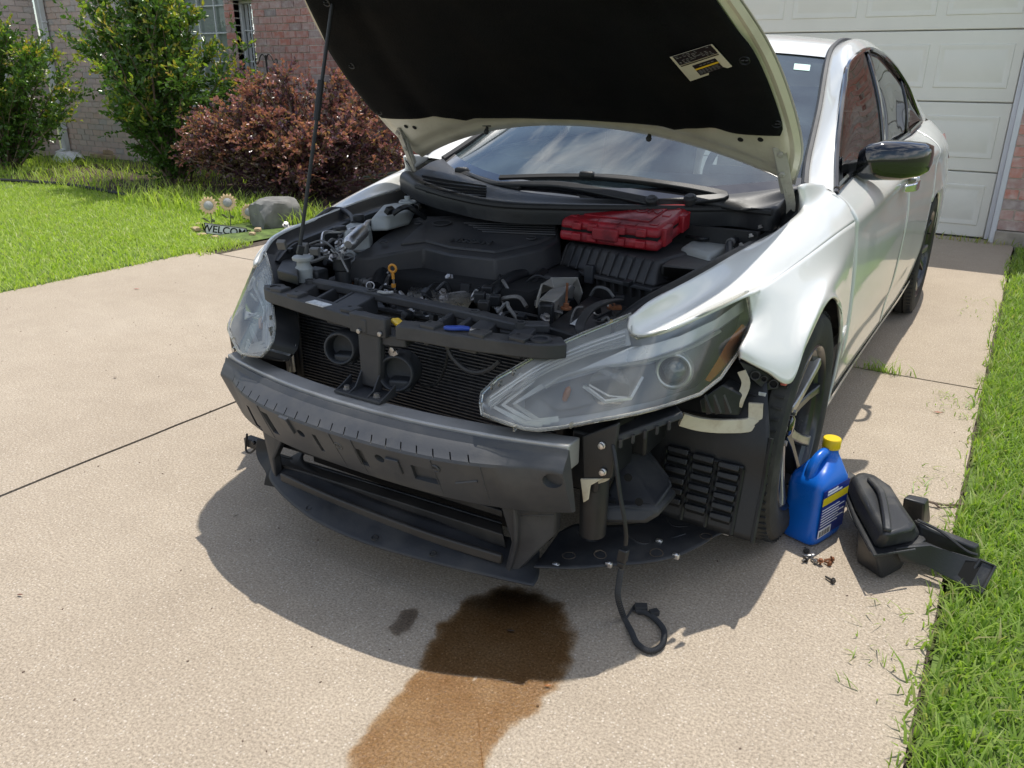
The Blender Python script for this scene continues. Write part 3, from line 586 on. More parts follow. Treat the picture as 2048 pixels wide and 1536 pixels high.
# ---- front fender
def onf(px, py, F, t0=.4, t1=6):
    """point of the surface F(p)=0 seen at a photo pixel"""
    d = _f+_r*((px-1024)/FPX)-_u*((py-768)/FPX); c = V(CAMP); f0 = F(c+d*t0); n = 240; ta = t0
    for i in range(1, n+1):
        tb = t0+(t1-t0)*i/n; fb = F(c+d*tb)
        if f0*fb <= 0:
            for _ in range(30):
                tm = (ta+tb)/2; fm = F(c+d*tm)
                if f0*fm <= 0: tb = tm
                else: ta = tm; f0 = fm
            return c+d*((ta+tb)/2)
        ta, f0 = tb, fb
    return c+d*t1
GX = [.30, .35, .43, .50, .60, .65, .70, .74, .775, .80, .84]; GY = [-.77, -.76, -.74, -.705, -.675, -.635, -.565, -.475, -.36, -.27, -.12]; GK = [.84, .84, .84, .84, .8, .75, .7, .62, .56, .5, .5]
GF = [1.3, 1.3, 1.3, 1.35, 1.5, 1.8, 2.1, 2.5, 2.8, 2.8, 2.8]
def lampF(off=0): return lambda p: p.y-off*interp(p.x, GX, GF)-interp(p.x, GX, GY)-interp(p.x, GX, GK)*(p.z-.62)
TOP = [V((.596, -.580, .757)), at(1330, 588, x=.635), at(1420, 537, x=.665), at(1500, 489, x=.69), at(1590, 436, x=.722), at(1602, 372, x=.735), V((.762, .45, .95))]
LE = [onf(a, b, lampF(-.004)) for a, b in ((1264, 664), (1312, 664), (1395, 630), (1496, 583))]
rows = [TOP, [LE[0], (.662, -.42, .760), (.695, -.27, .793), (.722, -.07, .838), (.748, .20, .888), (.762, .33, .910), (.775, .45, .935)],
 [LE[1], (.700, -.40, .757), (.735, -.25, .786), (.762, -.05, .834), (.785, .20, .882), (.792, .33, .905), (.800, .45, .925)],
 [LE[2], (.735, -.33, .764), (.772, -.19, .785), (.800, -.02, .822), (.822, .20, .862), (.830, .33, .878), (.838, .452, .897)],
 [LE[3], (.788, -.22, .777), (.806, -.10, .792), (.832, .06, .816), (.852, .22, .836), (.861, .33, .844), (.868, .45, .848)],
 [onf(1503, 642, lampF(-.004)), (.815, -.22, .728), (.845, -.10, .742), (.866, .06, .757), (.878, .22, .762), (.881, .33, .758), (.879, .452, .745)],
 [(.794, -.375, .668), (.842, -.305, .637), (.880, -.235, .632), (.898, -.15, .69), (.896, .0, .728), (.895, .17, .69), (.894, .33, .58), (.888, .468, .52)],
 [(.797, -.385, .640), (.850, -.325, .597), (.893, -.268, .560), (.902, -.19, .640), (.905, .0, .708), (.903, .21, .648), (.900, .345, .50), (.872, .49, .255)]]
f = MB(); f.patch(rows[:5], 60, 20); F2 = MB(); F2.patch(rows[4:], 60, 18); f.add(F2.v, F2.f)
fl = both(f, 'front_fender', M['paint'], solid=.010, ang=50)
# rear lower fender tail and the flange round the arch
g2 = MB(); g2.patch([[(.905, .335, .53), (.898, .36, .45), (.893, .372, .36), (.885, .37, .26)], [(.891, .46, .52), (.889, .475, .42), (.882, .485, .34), (.870, .49, .257)]], 10, 6); both(g2, 'fender_tail', M['paint'], solid=.008)
# black rail flange between fender and engine bay (visible under the open hood)
INR = [TOP[0]+V((-.055, .02, -.03)), TOP[1]+V((-.07, .02, -.035)), TOP[2]+V((-.075, .0, -.04)), TOP[3]+V((-.075, 0, -.045)), TOP[4]+V((-.085, -.02, -.06)), V((.655, .36, .84))]
rl = MB(); rl.patch([[p+V((-.003, 0, -.004)) for p in TOP[:6]], [p.lerp(q, .5)+V((0, 0, -.012)) for p, q in zip(TOP[:6], INR)], INR, [p+V((-.01, 0, -.16)) for p in INR], [p+V((-.02, 0, -.42)) for p in INR]], 30, 20); both(rl, 'inner_fender', M['black'], ang=40)
# ---- door handles, mirror
def handle(y):
    p = rowpt('crease', y)+V((0, 0, -.035)); h = MB()
    h.strip([p+V((.004, -.085, -.004)), p+V((.034, -.05, 0)), p+V((.040, 0, .004)), p+V((.034, .05, .008)), p+V((.004, .085, .010))], lambda t: .026+.008*sin(pi*t), .016, up=(1, 0, 0), smooth=14)
    h.lathe([(.001, .03), (.017, .029), (.019, .02), (.019, -.01)], p+V((.006, .1, .012)), (1, 0, 0), 14); return h
for y in (1.36,): both(handle(y), 'door_handle', M['chrome'], bevel=.004)
mir = MB()
sec = []
for t, cx, hy, hz, cy, cz in ((0, .79, .05, .042, .835, .985), (.12, .815, .072, .058, .845, .990), (.3, .86, .085, .064, .87, .995), (.6, .925, .085, .062, .905, .995), (.85, .975, .07, .053, .94, .998), (.97, .996, .045, .04, .96, 1.0), (1, 1.001, .012, .014, .965, 1.0)):
    loop = []
    for k in range(20):
        a = 2*pi*k/20; c, s_ = cos(a), sin(a); e = .55
        x = abs(c)**e*(1 if c > 0 else -1); z = abs(s_)**e*(1 if s_ > 0 else -1)
        yy = cy+x*hy*(1 if x < 0 else .45); loop.append(V((cx, yy, cz+z*hz*(1.0 if z > 0 else 1.05))))
    sec.append(loop)
vs = sum(sec, []); mir.add(vs, [(i*20+k, i*20+(k+1) % 20, i*20+20+(k+1) % 20, i*20+20+k) for i in range(6) for k in range(20)]+[tuple(range(19, -1, -1)), tuple(range(120, 140))])
mm = C(mir, 'wing_mirror', M['gloss'], ang=60); mm['label'] = 'gloss black wing mirror'; mmr = C(mir.mirror(), 'wing_mirror', M['gloss'], ang=60)
ft = MB().hexa([(.745, .80, .925), (.745, .90, .93), (.755, .88, .985), (.755, .80, .98)], [(.80, .80, .948), (.80, .87, .955), (.80, .87, 1.0), (.80, .80, .995)]); ft.build('mirror_foot', M['black'], mm, bevel=.006); ft.mirror().build('mirror_foot', M['black'], mmr, bevel=.006)
# ---- wheels
def wheel(steer=0):
    t = MB(); W = .112; Ro = .334
    prof = [(.236, W), (.246, W+.006), (.270, W+.012), (.295, W+.013), (.315, W+.006), (.327, W-.008), (.333, W-.03)]
    tr = []
    for gx in (.072, .028, -.028, -.072): tr += [(Ro, gx+.006), (Ro-.009, gx+.004), (Ro-.009, gx-.004), (Ro, gx-.006)]
    pr = prof+tr+[(r_, -h) for r_, h in reversed(prof)]
    t.lathe(pr, (0, 0, 0), (1, 0, 0), 64, closed=True)
    root = empty('wheel'); t.build('tyre', M['tyre'], root, ang=28)
    sp_ = MB()
    for k in range(72):
        a = 2*pi*k/72
        for s_ in (-1, 1): sp_.box((s_*.097, cos(a)*.3292, sin(a)*.3292), (.03, .006, .006), Matrix.Rotation(a, 3, 'X'))
    sp_.build('tread_block', M['tyre'], root)['kind'] = 'stuff'
    b = MB(); b.lathe([(.241, .112), (.236, .118), (.229, .112), (.222, .085), (.214, .02), (.210, -.09), (.226, -.1), (.232, -.112), (.222, -.112), (.2, -.09), (.205, .02), (.214, .09)], (0, 0, 0), (1, 0, 0), 64, closed=True)
    b.lathe([(.001, .055), (.06, .057), (.07, .045), (.075, .0), (.001, 0)], (0, 0, 0), (1, 0, 0), 32); b.build('rim_barrel', M['wheelblack'], root)
    br = MB(); br.lathe([(.001, -.02), (.15, -.02), (.15, -.032), (.001, -.032)], (0, 0, 0), (1, 0, 0), 40); br.build('brake_disc', M['steel'], root)
    for k in range(5):
        a0 = 2*pi*k/5+.35
        for s_ in (-1, 1):
            def pt(r_, dw, x):
                aa = a0+s_*(.10+.16*max(0, (r_-.05)/.18))
                return V((x, cos(aa)*r_-sin(aa)*dw, sin(aa)*r_+cos(aa)*dw))
            m_ = MB(); R_ = [.045, .10, .16, .205, .226]; hw = [.018, .014, .013, .014, .017]; xo = [.075, .085, .096, .105, .108]
            top = []; bot = []
            for r_, h_, x_ in zip(R_, hw, xo): top += [pt(r_, -h_, x_), pt(r_, h_, x_)]; bot += [pt(r_, -h_*1.25, x_-.035), pt(r_, h_*1.25, x_-.035)]
            n_ = len(top); m_.add(top+bot, [(i, i+1, i+3, i+2) for i in range(0, n_-2, 2)]+[(n_+i, n_+i+2, n_+i+3, n_+i+1) for i in range(0, n_-2, 2)]+[(i, i+2, n_+i+2, n_+i) for i in range(0, n_-2, 2)]+[(i+1, n_+i+1, n_+i+3, i+3) for i in range(0, n_-2, 2)])
            m_.build('spoke', M['wheelface'] if (s_ > 0) else M['wheelblack'], root, bevel=.004)
        nu = MB(); nu.lathe([(.001, .085), (.009, .084), (.011, .07), (.011, .05)], (0, cos(a0)*.052, sin(a0)*.052), (1, 0, 0), 6); nu.build('lug_nut', M['steel'], root)
    cp = MB(); cp.lathe([(.001, .092), (.022, .091), (.03, .085), (.032, .07)], (0, 0, 0), (1, 0, 0), 24); cp.build('centre_cap', M['gloss'], root)
    va = MB(); va.tube([(.085, .02, -.205), (.115, .022, -.198)], .004, 6); va.build('valve', M['rubber'], root)
    return root
M['wheelblack'] = mat('wheel_black', (.02, .021, .023), .3, var=.2, dirt=(.07, .06, .05), dscale=10, dlo=.55, dhi=.95, coat=.4)
M['wheelface'] = mat('machined_face', (.46, .44, .42), .3, .85, var=.1, dirt=(.16, .13, .10), dscale=10, dlo=.5, dhi=.95)
wh = wheel()
def put(o, loc, rz, rx): o.parent = car; o.location = loc; o.rotation_euler = (rx, 0, rz)
put(wh, (.772, 0, .334), 0, .1)
for loc, rz, rx in (((.772, 2.776, .334), 0, 1.9), ((-.772, 0, .334), pi, .6), ((-.772, 2.776, .334), pi, 2.2)): put(copy_tree(wh), loc, rz, rx)
# wheel well liners (rear ones plain)
for y in (2.776, ):
    m = MB(); m.patch([[(.885, y+.365*cos(a), .335+.365*sin(a)) for a in [i/12*pi*1.06-.1 for i in range(13)]], [(.55, y+.365*cos(a), .335+.365*sin(a)) for a in [i/12*pi*1.06-.1 for i in range(13)]]], 30, 4); both(m, 'wheel_liner', M['black'])
# floor and firewall keep light out of the body
m = MB(); m.box((0, 2.0, .24), (1.5, 2.9, .05)); m.box((0, .40, .62), (1.36, .03, .5)); C(m, 'floor_pan', M['black'])
# ================================================================ car: hood and front end
from mathutils.bvhtree import BVHTree
def bvh(m): return BVHTree.FromPolygons([V(p) for p in m.v], m.f)
def onm(px, py, tree, lift=0):
    d = (_f+_r*((px-1024)/FPX)-_u*((py-768)/FPX)).normalized(); loc, n, i, dist = tree.ray_cast(V(CAMP), d)
    if loc is None: print('MISS', px, py); loc = tree.find_nearest(V(CAMP)+d*1.7)[0]
    return loc-d*lift
def cut(o, cutters):
    """carve solids out of a part and keep only the carved mesh"""
    tmp = []
    for c in cutters:
        q = mobj('cutter', c.mesh('cutter', None), None); q.data.materials.clear(); tmp.append(q); m = o.modifiers.new('cut', 'BOOLEAN'); m.object = q; m.operation = 'DIFFERENCE'; m.solver = 'MANIFOLD'
    dg = bpy.context.evaluated_depsgraph_get(); me = bpy.data.meshes.new_from_object(o.evaluated_get(dg)); o.modifiers.clear(); o.data = me
    for q in tmp: bpy.data.objects.remove(q)
    me.polygons.foreach_set('use_smooth', [True]*len(me.polygons)); me.set_sharp_from_angle(angle=radians(30)); return o
def pixpatch(top, bot, nu, nv, F, off=None, lin=True):
    """surface piece bounded by two photo curves, lying on F"""
    tp = spl([(a, b, 0) for a, b in top], nu, lin); bp = spl([(a, b, 0) for a, b in bot], nu, lin); m = MB(); vs = []
    for i in range(nu+1):
        for j in range(nv+1):
            q = tp[i].lerp(bp[i], j/nv); p = onf(q.x, q.y, F); vs.append(p+V(off) if off else p)
    k = nv+1; return m.add(vs, [(i*k+j, (i+1)*k+j, (i+1)*k+j+1, i*k+j+1) for i in range(nu) for j in range(nv)])
M['liner'] = mat('hood_liner_felt', (.0055, .006, .007), .95, var=.35, scale=5, bump=.5, bscale=160, dirt=(.012, .010, .009), dscale=3, dlo=.45, dhi=.8, spec=.12)
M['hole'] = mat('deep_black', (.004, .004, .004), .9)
HR = [(.702, .336, .954, .25, 1.10), (.745, .18, 1.085, .10, 1.235), (.722, -.06, 1.282, -.06, 1.36), (.66, -.24, 1.425, -.225, 1.49), (.58, -.36, 1.53, -.37, 1.595), (.49, -.405, 1.57, -.443, 1.635)]
hs = MB(); hs.patch(sym_rows(HR), 36, 30); hood = C(hs, 'hood', M['paint'], ang=60)
def hrow(s):
    k = min(int(s*5), 4); t = s*5-k; a = [V(r[:3]) for r in HR]; b = [V((0, r[3], r[4])) for r in HR]
    g = lambda q: cr_(q[k-1] if k else q[0]*2-q[1], q[k], q[k+1], q[k+2] if k < 4 else q[5]*2-q[4], t)
    return g(a), g(b)
ND = V((0, -.72, -.69))
def hp_(s, t, d):
    e, c = hrow(s); w = abs(t)**2.1; p = c.lerp(e, w); p.x = t*e.x; return p+ND*d
def hgrid(fs, ft, d, ns=30, nt=36, dd=None):
    m = MB(); vs = []
    for i in range(ns+1):
        for j in range(nt+1):
            u = j/nt*2-1; s = fs(i/ns, u); vs.append(hp_(s, ft(i/ns, u), d(i/ns, u) if callable(d) else d))
    k = nt+1; return m.add(vs, [(i*k+j, (i+1)*k+j, (i+1)*k+j+1, i*k+j+1) for i in range(ns) for j in range(nt)])
def frame_d(s, u):
    # pressed inner frame: hem, step and ridge near the rim
    e = min(1-abs(u), s*.6, (1-s)*1.3+.0); return interp(e, [0, .006, .014, .022, .030, .04, .055, .2], [.004, .006, .018, .020, .016, .019, .028, .030])
hg = hgrid(lambda s, u: lerp(.004, .994, s), lambda s, u: u*.992, frame_d, 70, 110); hg.build('hood_frame', M['inner'], hood, ang=40)
def lin_s(s, u):
    rear = .075+.16*abs(u)**2.2-.012*max(0, 1-abs(abs(u)-.55)/.06); return lerp(rear, .965, s)
def lin_t(s, u):
    e = .955-.018*(1/(1+math.exp(-(s-.36)*60))); return u*(e-.02*max(0, 1-s/.04)-.03*max(0, (s-.95)/.05))
def lin_d(s, u):
    e = min(1-abs(u), s*1.4, (1-s)*1.4); quilt = .006*max(0, sin(u*9.5))*max(0, sin(s*8)); dent = -.012*math.exp(-((abs(u)-.72)/.06)**2)
    return .030+interp(e, [0, .02, .06, .3], [.002, .010, .014, .016])+quilt+dent+.004*mnoise.noise((u*4, s*5, 1))
lg = hgrid(lin_s, lin_t, lin_d, 60, 80); lin = lg.build('hood_liner', M['liner'], hood, ang=60, solid=.006, off=1)
ltree = bvh(lg)
for px, py in ((652, 5), (702, 131), (757, 224), (1489, 121), (1553, 248)):
    p = onm(px, py, ltree, .009); q = MB(); q.ring(p, .012, .0022, ND, 18, 6); q.box(p, (.018, .003, .003)); q.box(p, (.003, .018, .0032)); q.build('liner_clip', M['black'], lin)
# emissions label area left open in the liner
LB = [onm(a, b, ltree, .024) for a, b in ((1340, 114), (1424, 88), (1462, 138), (1381, 162))]
_n = (LB[1]-LB[0]).cross(LB[3]-LB[0]).normalized(); _d = min((ltree.find_nearest(q)[0]-LB[0]).dot(_n) for q in LB)
LB[2] = LB[2]-_n*(LB[2]-LB[0]).dot(_n); NDl = _n if _n.dot(ND) > 0 else -_n
M['labelblk'] = mat('label_black', (.012, .012, .013), .35); M['labelwht'] = mat('label_print', (.30, .30, .30), .5); M['yellow'] = mat('yellow_plastic', (.78, .50, .02), .4, var=.08)
lw = MB(); lw.prism(LB, NDl*.001); lw = lw.build('label_window', M['inner'], lin)
def lq(u0, v0, u1, v1, mt, nm, d):
    a, b, c, e = LB; P_ = lambda u, v: a.lerp(b, u).lerp(e.lerp(c, u), v)+NDl*d
    MB().prism([P_(u0, v0), P_(u1, v0), P_(u1, v1), P_(u0, v1)], NDl*.0006).build(nm, mt, lw); return P_
lq(.07, .0, .97, .36, M['labelblk'], 'label', .0015); lq(.07, .39, .97, .42, M['labelblk'], 'label', .0015); lq(.3, .50, .84, .64, M['labelblk'], 'label', .0015); lq(.3, .64, .84, .70, M['yellow'], 'label', .0015); lq(.3, .70, .84, .92, M['labelblk'], 'label', .0015)
tx = MB()
def lt(u0, v0, u1, v1):
    a, b, c, e = LB; P_ = lambda u, v: a.lerp(b, u).lerp(e.lerp(c, u), v)+NDl*.0024; tx.prism([P_(u0, v0), P_(u1, v0), P_(u1, v1), P_(u0, v1)], NDl*.0002)
for i in range(6):
    for j in range(9):
        if rnd.random() < .8: lt(.11+j*.092, .035+i*.055, .11+j*.092+rnd.uniform(.03, .08), .05+i*.055)
for i in range(4):
    for j in range(6): lt(.34+j*.08, .735+i*.045, .34+j*.08+rnd.uniform(.03, .07), .747+i*.045)
for j in range(4): lt(.45+j*.09, .56, .45+j*.09+.06, .575)
o = tx.build('label_print', M['labelwht'], lw, smooth=False); o['kind'] = 'stuff'
# rubber buffers and slots of the rear edge
htree = bvh(hg)
for px, py in ((974, 256), (1299, 269)):
    p = onm(px, py, htree, .006); b = MB(); b.box(p+V((0, 0, .008)), (.034, .008, .006)); b.lathe([(.004, .004), (.006, -.004), (.0095, -.012), (.007, -.02), (.001, -.022)], p, (0, .3, 1), 14); b.build('rubber_buffer', M['rubber'], hood)
for px, py in ((1481, 279), (1521, 279), (812, 253), (829, 255)):
    p = onm(px, py, htree, .0015); b = MB(); b.lathe([(.0085, 0), (.0085, .001), (.001, .001)], p, ND, 16); b.build('access_hole', M['hole'], hood)
# hinges
hg_ = MB(); hg_.strip([(.683, .172, 1.075), (.690, .21, 1.02), (.698, .25, .965), (.706, .296, .905), (.70, .33, .86)], lambda t: .036-.012*t, .006, up=(.3, -.9, -.3), smooth=12); hg_.strip([(.676, .185, 1.07), (.682, .23, 1.0), (.69, .27, .94)], .014, .02, up=(1, 0, 0), smooth=8)
for y, z in ((.19, 1.05), (.228, .992)): hg_.lathe([(.010, .009), (.009, .0), (.001, -.0)], (.688, y-.012, z), (0, .8, .6), 6)
M['inner2'] = mat('hinge_paint', (.36, .345, .30), .5, var=.15, dirt=(.15, .12, .09), dscale=20, dlo=.5, dhi=.8)
both(hg_, 'hood_hinge', M['inner2'], bevel=.002)
# prop rod from the radiator support to the hood
rod = MB(); r0 = V((-.452, -.575, .70)); r1 = hp_(.66, -.80, .03); rod.tube([r0, r0+V((.002, 0, .04)), r1+V((0, .0, -.03)), r1], .0055, 8, cap=True); rod.build('prop_rod', M['black'], car)
gp = MB(); a = r0.lerp(r1, .56); b = r0.lerp(r1, .70); gp.tube([a, b], .0095, 10); gp.build('rod_grip', M['rubber'], car)

# ---------------------------------------------------------------- headlights
LT = [(961, 806), (964, 786), (995, 756), (1036, 733), (1077, 709), (1120, 688), (1165, 668), (1215, 648), (1263, 628), (1261, 650), (1262, 668), (1275, 676), (1312, 666), (1355, 649), (1400, 630), (1448, 607), (1494, 583)]
LBm = [(962, 812), (964, 828), (989, 838), (1018, 848), (1048, 857), (1077, 860), (1120, 855), (1160, 848), (1194, 841), (1235, 834), (1275, 826), (1312, 817), (1355, 804), (1400, 788), (1441, 756), (1476, 706), (1502, 640)]
M['lens'] = glassmat('hazed_lamp_lens', (.90, .90, .86), sheen=.03, topmilk=1.4, rough=.05, refl=1, ior=1.5, milky=.11, milkcol=(.90, .89, .82), mscale=7)
M['bezel'] = mat('lamp_bezel', (.17, .17, .175), .3, var=.1, metal=.4); M['lampchrome'] = mat('lamp_chrome', (.90, .90, .89), .3, .45, var=.05)
M['lampback'] = mat('lamp_housing', (.55, .56, .57), .35, var=.1, metal=.4)
M['amberglass'] = glassmat('amber_glass', (.9, .35, .05), rough=.1); M['projglass'] = glassmat('projector_glass', (.55, .6, .65), rough=.0, ior=1.9)
M['silverlens'] = mat('park_lamp_lens', (.74, .73, .70), .25, var=.08, metal=.3)
def lamp_parts():
    P_ = []
    lens = pixpatch(LT, LBm, 64, 16, lampF(), lin=True); P_.append(('lens', lens, 'lens', dict(ang=60)))
    # lens rim bead
    rim = MB(); pts = [onf(a, b, lampF(-.001)) for a, b in LT]+[onf(a, b, lampF(-.001)) for a, b in reversed(LBm)]; rim.tube(pts+[pts[0]], .0045, 6); P_.append(('lens_rim', rim, 'lens', {}))
    # housing shell behind
    LTi = [(lerp(a, 1240, .015), lerp(b, 760, .02)) for a, b in LT]; LBi = [(lerp(a, 1240, .015), lerp(b, 760, .02)) for a, b in LBm]
    sh = pixpatch(LTi, LBi, 40, 8, lampF(.065)); fr = [onf(a, b, lampF(.004)) for a, b in LTi]; bk = [onf(a, b, lampF(.065)) for a, b in LTi]; sh.patch([fr, bk], 40, 2, lin=True); fr = [onf(a, b, lampF(.004)) for a, b in LBi]; bk = [onf(a, b, lampF(.065)) for a, b in LBi]; sh.patch([fr, bk], 40, 2, lin=True)
    P_.append(('housing', sh, 'black', {})); P_.append(('reflector', pixpatch(LTi, LBi, 30, 6, lampF(.058)), 'lampback', {}))
    up = pixpatch([(968, 798), (1077, 728), (1165, 688), (1255, 656)], [(978, 812), (1077, 752), (1165, 714), (1262, 690)], 24, 4, lampF(.022)); P_.append(('light_guide', up, 'silverlens', {}))
    for k in range(4):
        b = MB(); y0 = 4+k*7; b.tube([onf(a, c_+y0, lampF(.014)) for a, c_ in ((980, 792), (1077, 728), (1165, 689), (1250, 660))], .0022, 5, smooth=16); P_.append(('guide_rib', b, 'lampchrome', {}))
    fin = pixpatch([(1262, 694), (1300, 690), (1360, 672), (1430, 640), (1486, 600)], [(1100, 765), (1190, 740), (1300, 722), (1390, 690), (1488, 622)], 24, 5, lampF(.03)); P_.append(('chrome_wing', fin, 'lampchrome', {}))
    st = MB(); st.tube([onf(a, b, lampF(.02)) for a, b in ((1090, 775), (1130, 752), (1200, 735), (1290, 722), (1380, 695), (1440, 662))], .0045, 6, smooth=24); P_.append(('bezel_edge', st, 'lampchrome', {}))
    bz = pixpatch([(1050, 800), (1100, 770), (1190, 745), (1300, 728), (1390, 695), (1480, 630)], [(1048, 838), (1110, 838), (1190, 826), (1300, 804), (1390, 775), (1455, 720)], 30, 6, lampF(.055)); P_.append(('bezel', bz, 'bezel', {}))
    # corner park lamp chevrons
    for k in range(3):
        x0 = 985+k*22; b = MB(); b.strip([onf(a, c_, lampF(.016+.003*k)) for a, c_ in ((1046+k*20, 748+k*12), (x0, 812-k*2), (1050+k*14, 846-k*2), (1085+k*16, 850-k*6))], .013, .004, up=(0, -1, .3)); P_.append(('park_lamp', b, 'silverlens', {}))
    # turn signal bowl with amber bulb
    ts = pixpatch([(1082, 795), (1100, 778), (1140, 766), (1165, 770)], [(1110, 818), (1120, 820), (1150, 815), (1185, 806)], 14, 6, lampF(.045)); P_.append(('turn_reflector', ts, 'bezel', {}))
    p = onf(1133, 789, lampF(.035)); b = MB(); b.lathe([(.001, -.018), (.006, -.014), (.008, 0), (.007, .014), (.002, .02)], p, (.2, .3, 1), 14); P_.append(('turn_bulb', b, 'amber', {}))
    # high beam bowl
    c = onf(1222, 770, lampF(.05)); ax = V((.25, -.95, .12)).normalized(); b = MB(); b.lathe([(.046, .022), (.044, .02), (.036, .004), (.022, -.012), (.008, -.018), (.001, -.018)], c, ax, 28); P_.append(('high_beam_reflector', b, 'chrome', {}))
    b = MB(); b.lathe([(.008, -.02), (.008, .012), (.005, .018), (.001, .019)], c, ax, 14); P_.append(('high_beam_bulb', b, 'silverlens', {}))
    for q in (((1168, 772), (1210, 803), (1262, 796)), ((1262, 796), (1285, 755))):
        b = MB(); b.strip([onf(x_, y_, lampF(.03)) for x_, y_ in q], .006, .012, up=ax); P_.append(('bezel_edge', b, 'lampchrome', {}))
    # projector
    c = onf(1346, 740, lampF(.045)); ax = V((.42, -.9, .15)).normalized(); b = MB(); b.ring(c+ax*.012, .0375, .0045, ax, 36, 8); b.lathe([(.047, .004), (.042, .012), (.0395, .012), (.0385, -.03), (.043, -.03)], c, ax, 36); P_.append(('projector_ring', b, 'lampchrome', {}))
    b = MB(); b.lathe([(.036, .004), (.033, .014), (.026, .022), (.014, .027), (.001, .029)], c, ax, 32); P_.append(('projector_lens', b, 'projglass', dict(ang=60)))
    b = MB(); b.lathe([(.037, .0), (.03, -.02), (.001, -.03)], c, ax, 28); P_.append(('projector_bowl', b, 'lampback', {}))
    # amber side marker
    am = pixpatch([(1484, 648), (1470, 664), (1452, 690), (1436, 718), (1410, 760)], [(1494, 655), (1484, 680), (1470, 706), (1452, 732), (1420, 764)], 16, 4, lampF(.012)); P_.append(('side_marker', am, 'amber', {}))
    cl = MB()
    for a, b_ in ((985, 772), (1000, 766), (1028, 744), (1080, 712), (1030, 856), (1143, 850)): cl.box(onf(a, b_, lampF(-.002)), (.004, .012, .012))
    for nm, m in (('mould_tab', cl),): P_.append((nm, m, 'lens', {}))
    return P_
LP = lamp_parts()
for side in (0, 1):
    root = empty('headlight'); root.parent = car
    root['label'] = 'hazy swept back headlight' 
    for nm, m, mt, kw in LP:
        if nm == 'mould_tab':
            for i in range(0, len(m.v), 8):
                q = MB(); q.add(m.v[i:i+8], m.f[:6]); (q.mirror() if side else q).build(nm, M['lens'], root)
            continue
        (m.mirror() if side else m).build(nm, M[mt], root, **kw)

# ---------------------------------------------------------------- bumper beam and foam
def loft_x(prof, xs):
    """closed section prof(x) -> [(y,z)..] swept along x"""
    m = MB(); S = [[(x, y, z) for y, z in prof(x)] for x in xs]; n = len(S[0]); vs = sum(S, [])
    return m.add(vs, [(i*n+k, i*n+(k+1) % n, (i+1)*n+(k+1) % n, (i+1)*n+k) for i in range(len(xs)-1) for k in range(n)]+[tuple(range(n-1, -1, -1)), tuple(range((len(xs)-1)*n, len(xs)*n))])
XS = lambda a, n: [a*(i/n*2-1) for i in range(n+1)]
yr = lambda x: -.803+.27*x*x; yf = lambda x: -.858+.27*x*x
C(loft_x(lambda x: [(yr(x), .506), (yf(x), .506), (yf(x), .44), (yr(x), .44)], XS(.553, 24)), 'bumper_beam', mat('galvanised_beam', (.40, .39, .37), .45, .35, var=.15, scale=12, dirt=(.27, .25, .22), dscale=9, dlo=.5, dhi=.9), bevel=.004)
yF = lambda x: min(-.925+.22*x*x+.9*x**4, yf(x)-.03); yB = lambda x: -.868+.15*x*x+.7*x**4
def foam(x):
    a, b, c = yf(x)-.002, yF(x), yB(x)
    k = (a-b)/.065; return [(a, .496), (a-.006*k, .498), (a-.012*k, .492), (a-.018*k, .484), (a-.028*k, .480), (lerp(a, b, .7), .468), (b+.010*k, .461), (b+.003*k, .457), (b, .450), (lerp(b, c, .5), .39), (c, .334), (c+.006, .327), (max(a, c+.02), .325)]
M['foam'] = mat('absorber_plastic', (.048, .051, .057), .48, var=.15, scale=5, bump=.08, bscale=250, dirt=(.12, .115, .105), dscale=4, dlo=.45, dhi=.85)
fo = C(loft_x(foam, XS(.556, 60)), 'energy_absorber', M['foam'])
ftree = BVHTree.FromObject(fo, bpy.context.evaluated_depsgraph_get())
def fpt(px, py): return onm(px, py, ftree)
cutters = []
for (x0, y0), (x1, y1) in (((521, 820), (560, 872)), ((622, 866), (652, 906)), ((704, 893), (742, 936)), ((818, 928), (884, 972))):
    a = fpt(x0, y0); b = fpt(x1, y1); q = MB(); c = (a+b)/2; ang = atan2(b.y-a.y-(b.z-a.z)*-.6, b.x-a.x); q.box(c, (abs(b.x-a.x)*.98, .022, abs(b.z-a.z)*.98), Matrix.Rotation(.84*c.x, 3, 'Z')@Matrix.Rotation(.45, 3, 'X')); cutters.append(q)
for px, py, r_ in ((602, 867, .0125), (759, 917, .0135), (1105, 962, .022)):
    p = fpt(px, py); q = MB(); q.lathe([(r_, -.05 if r_ < .02 else -.008), (r_, .05)], p, (0, -.9, -.43), 20); cutters.append(q)
q = MB(); p = fpt(505, 832); q.box(p, (.018, .05, .07)); cutters.append(q); q = MB(); q.box(p+V((.014, -.01, -.035)), (.02, .05, .018)); cutters.append(q)
for i in range(21):
    x = -.475+i*.0415; y = yF(x); q = MB(); q.box((x, y+.010, .461), (.003, .036, .014), Matrix.Rotation(.45+.84*x, 3, 'Z')); cutters.append(q)
cut(fo, cutters)
for px, py, w_, h_ in ((575, 848, .034, .052), (789, 930, .036, .05)): 
    p = fpt(px, py); q = MB(); q.box(p, (w_, .012, h_), Matrix.Rotation(.84*p.x, 3, 'Z')@Matrix.Rotation(.45, 3, 'X')); q.build('raised_pad', M['foam'], fo, bevel=.002)
for px, py in ((677, 892), (870, 937)):
    p = fpt(px, py); q = MB(); q.ring(p, .011, .0025, (0, -.9, -.43), 18, 6); q.lathe([(.004, .004), (.001, .005)], p, (0, -.9, -.43), 10); q.build('moulded_boss', M['foam'], fo)
for px in (471, 1086): 
    pass
q = MB(); a = fpt(912, 966); b = fpt(955, 962); q.tube([a, b], .004, 8); q.build('moulded_rib', M['foam'], fo)
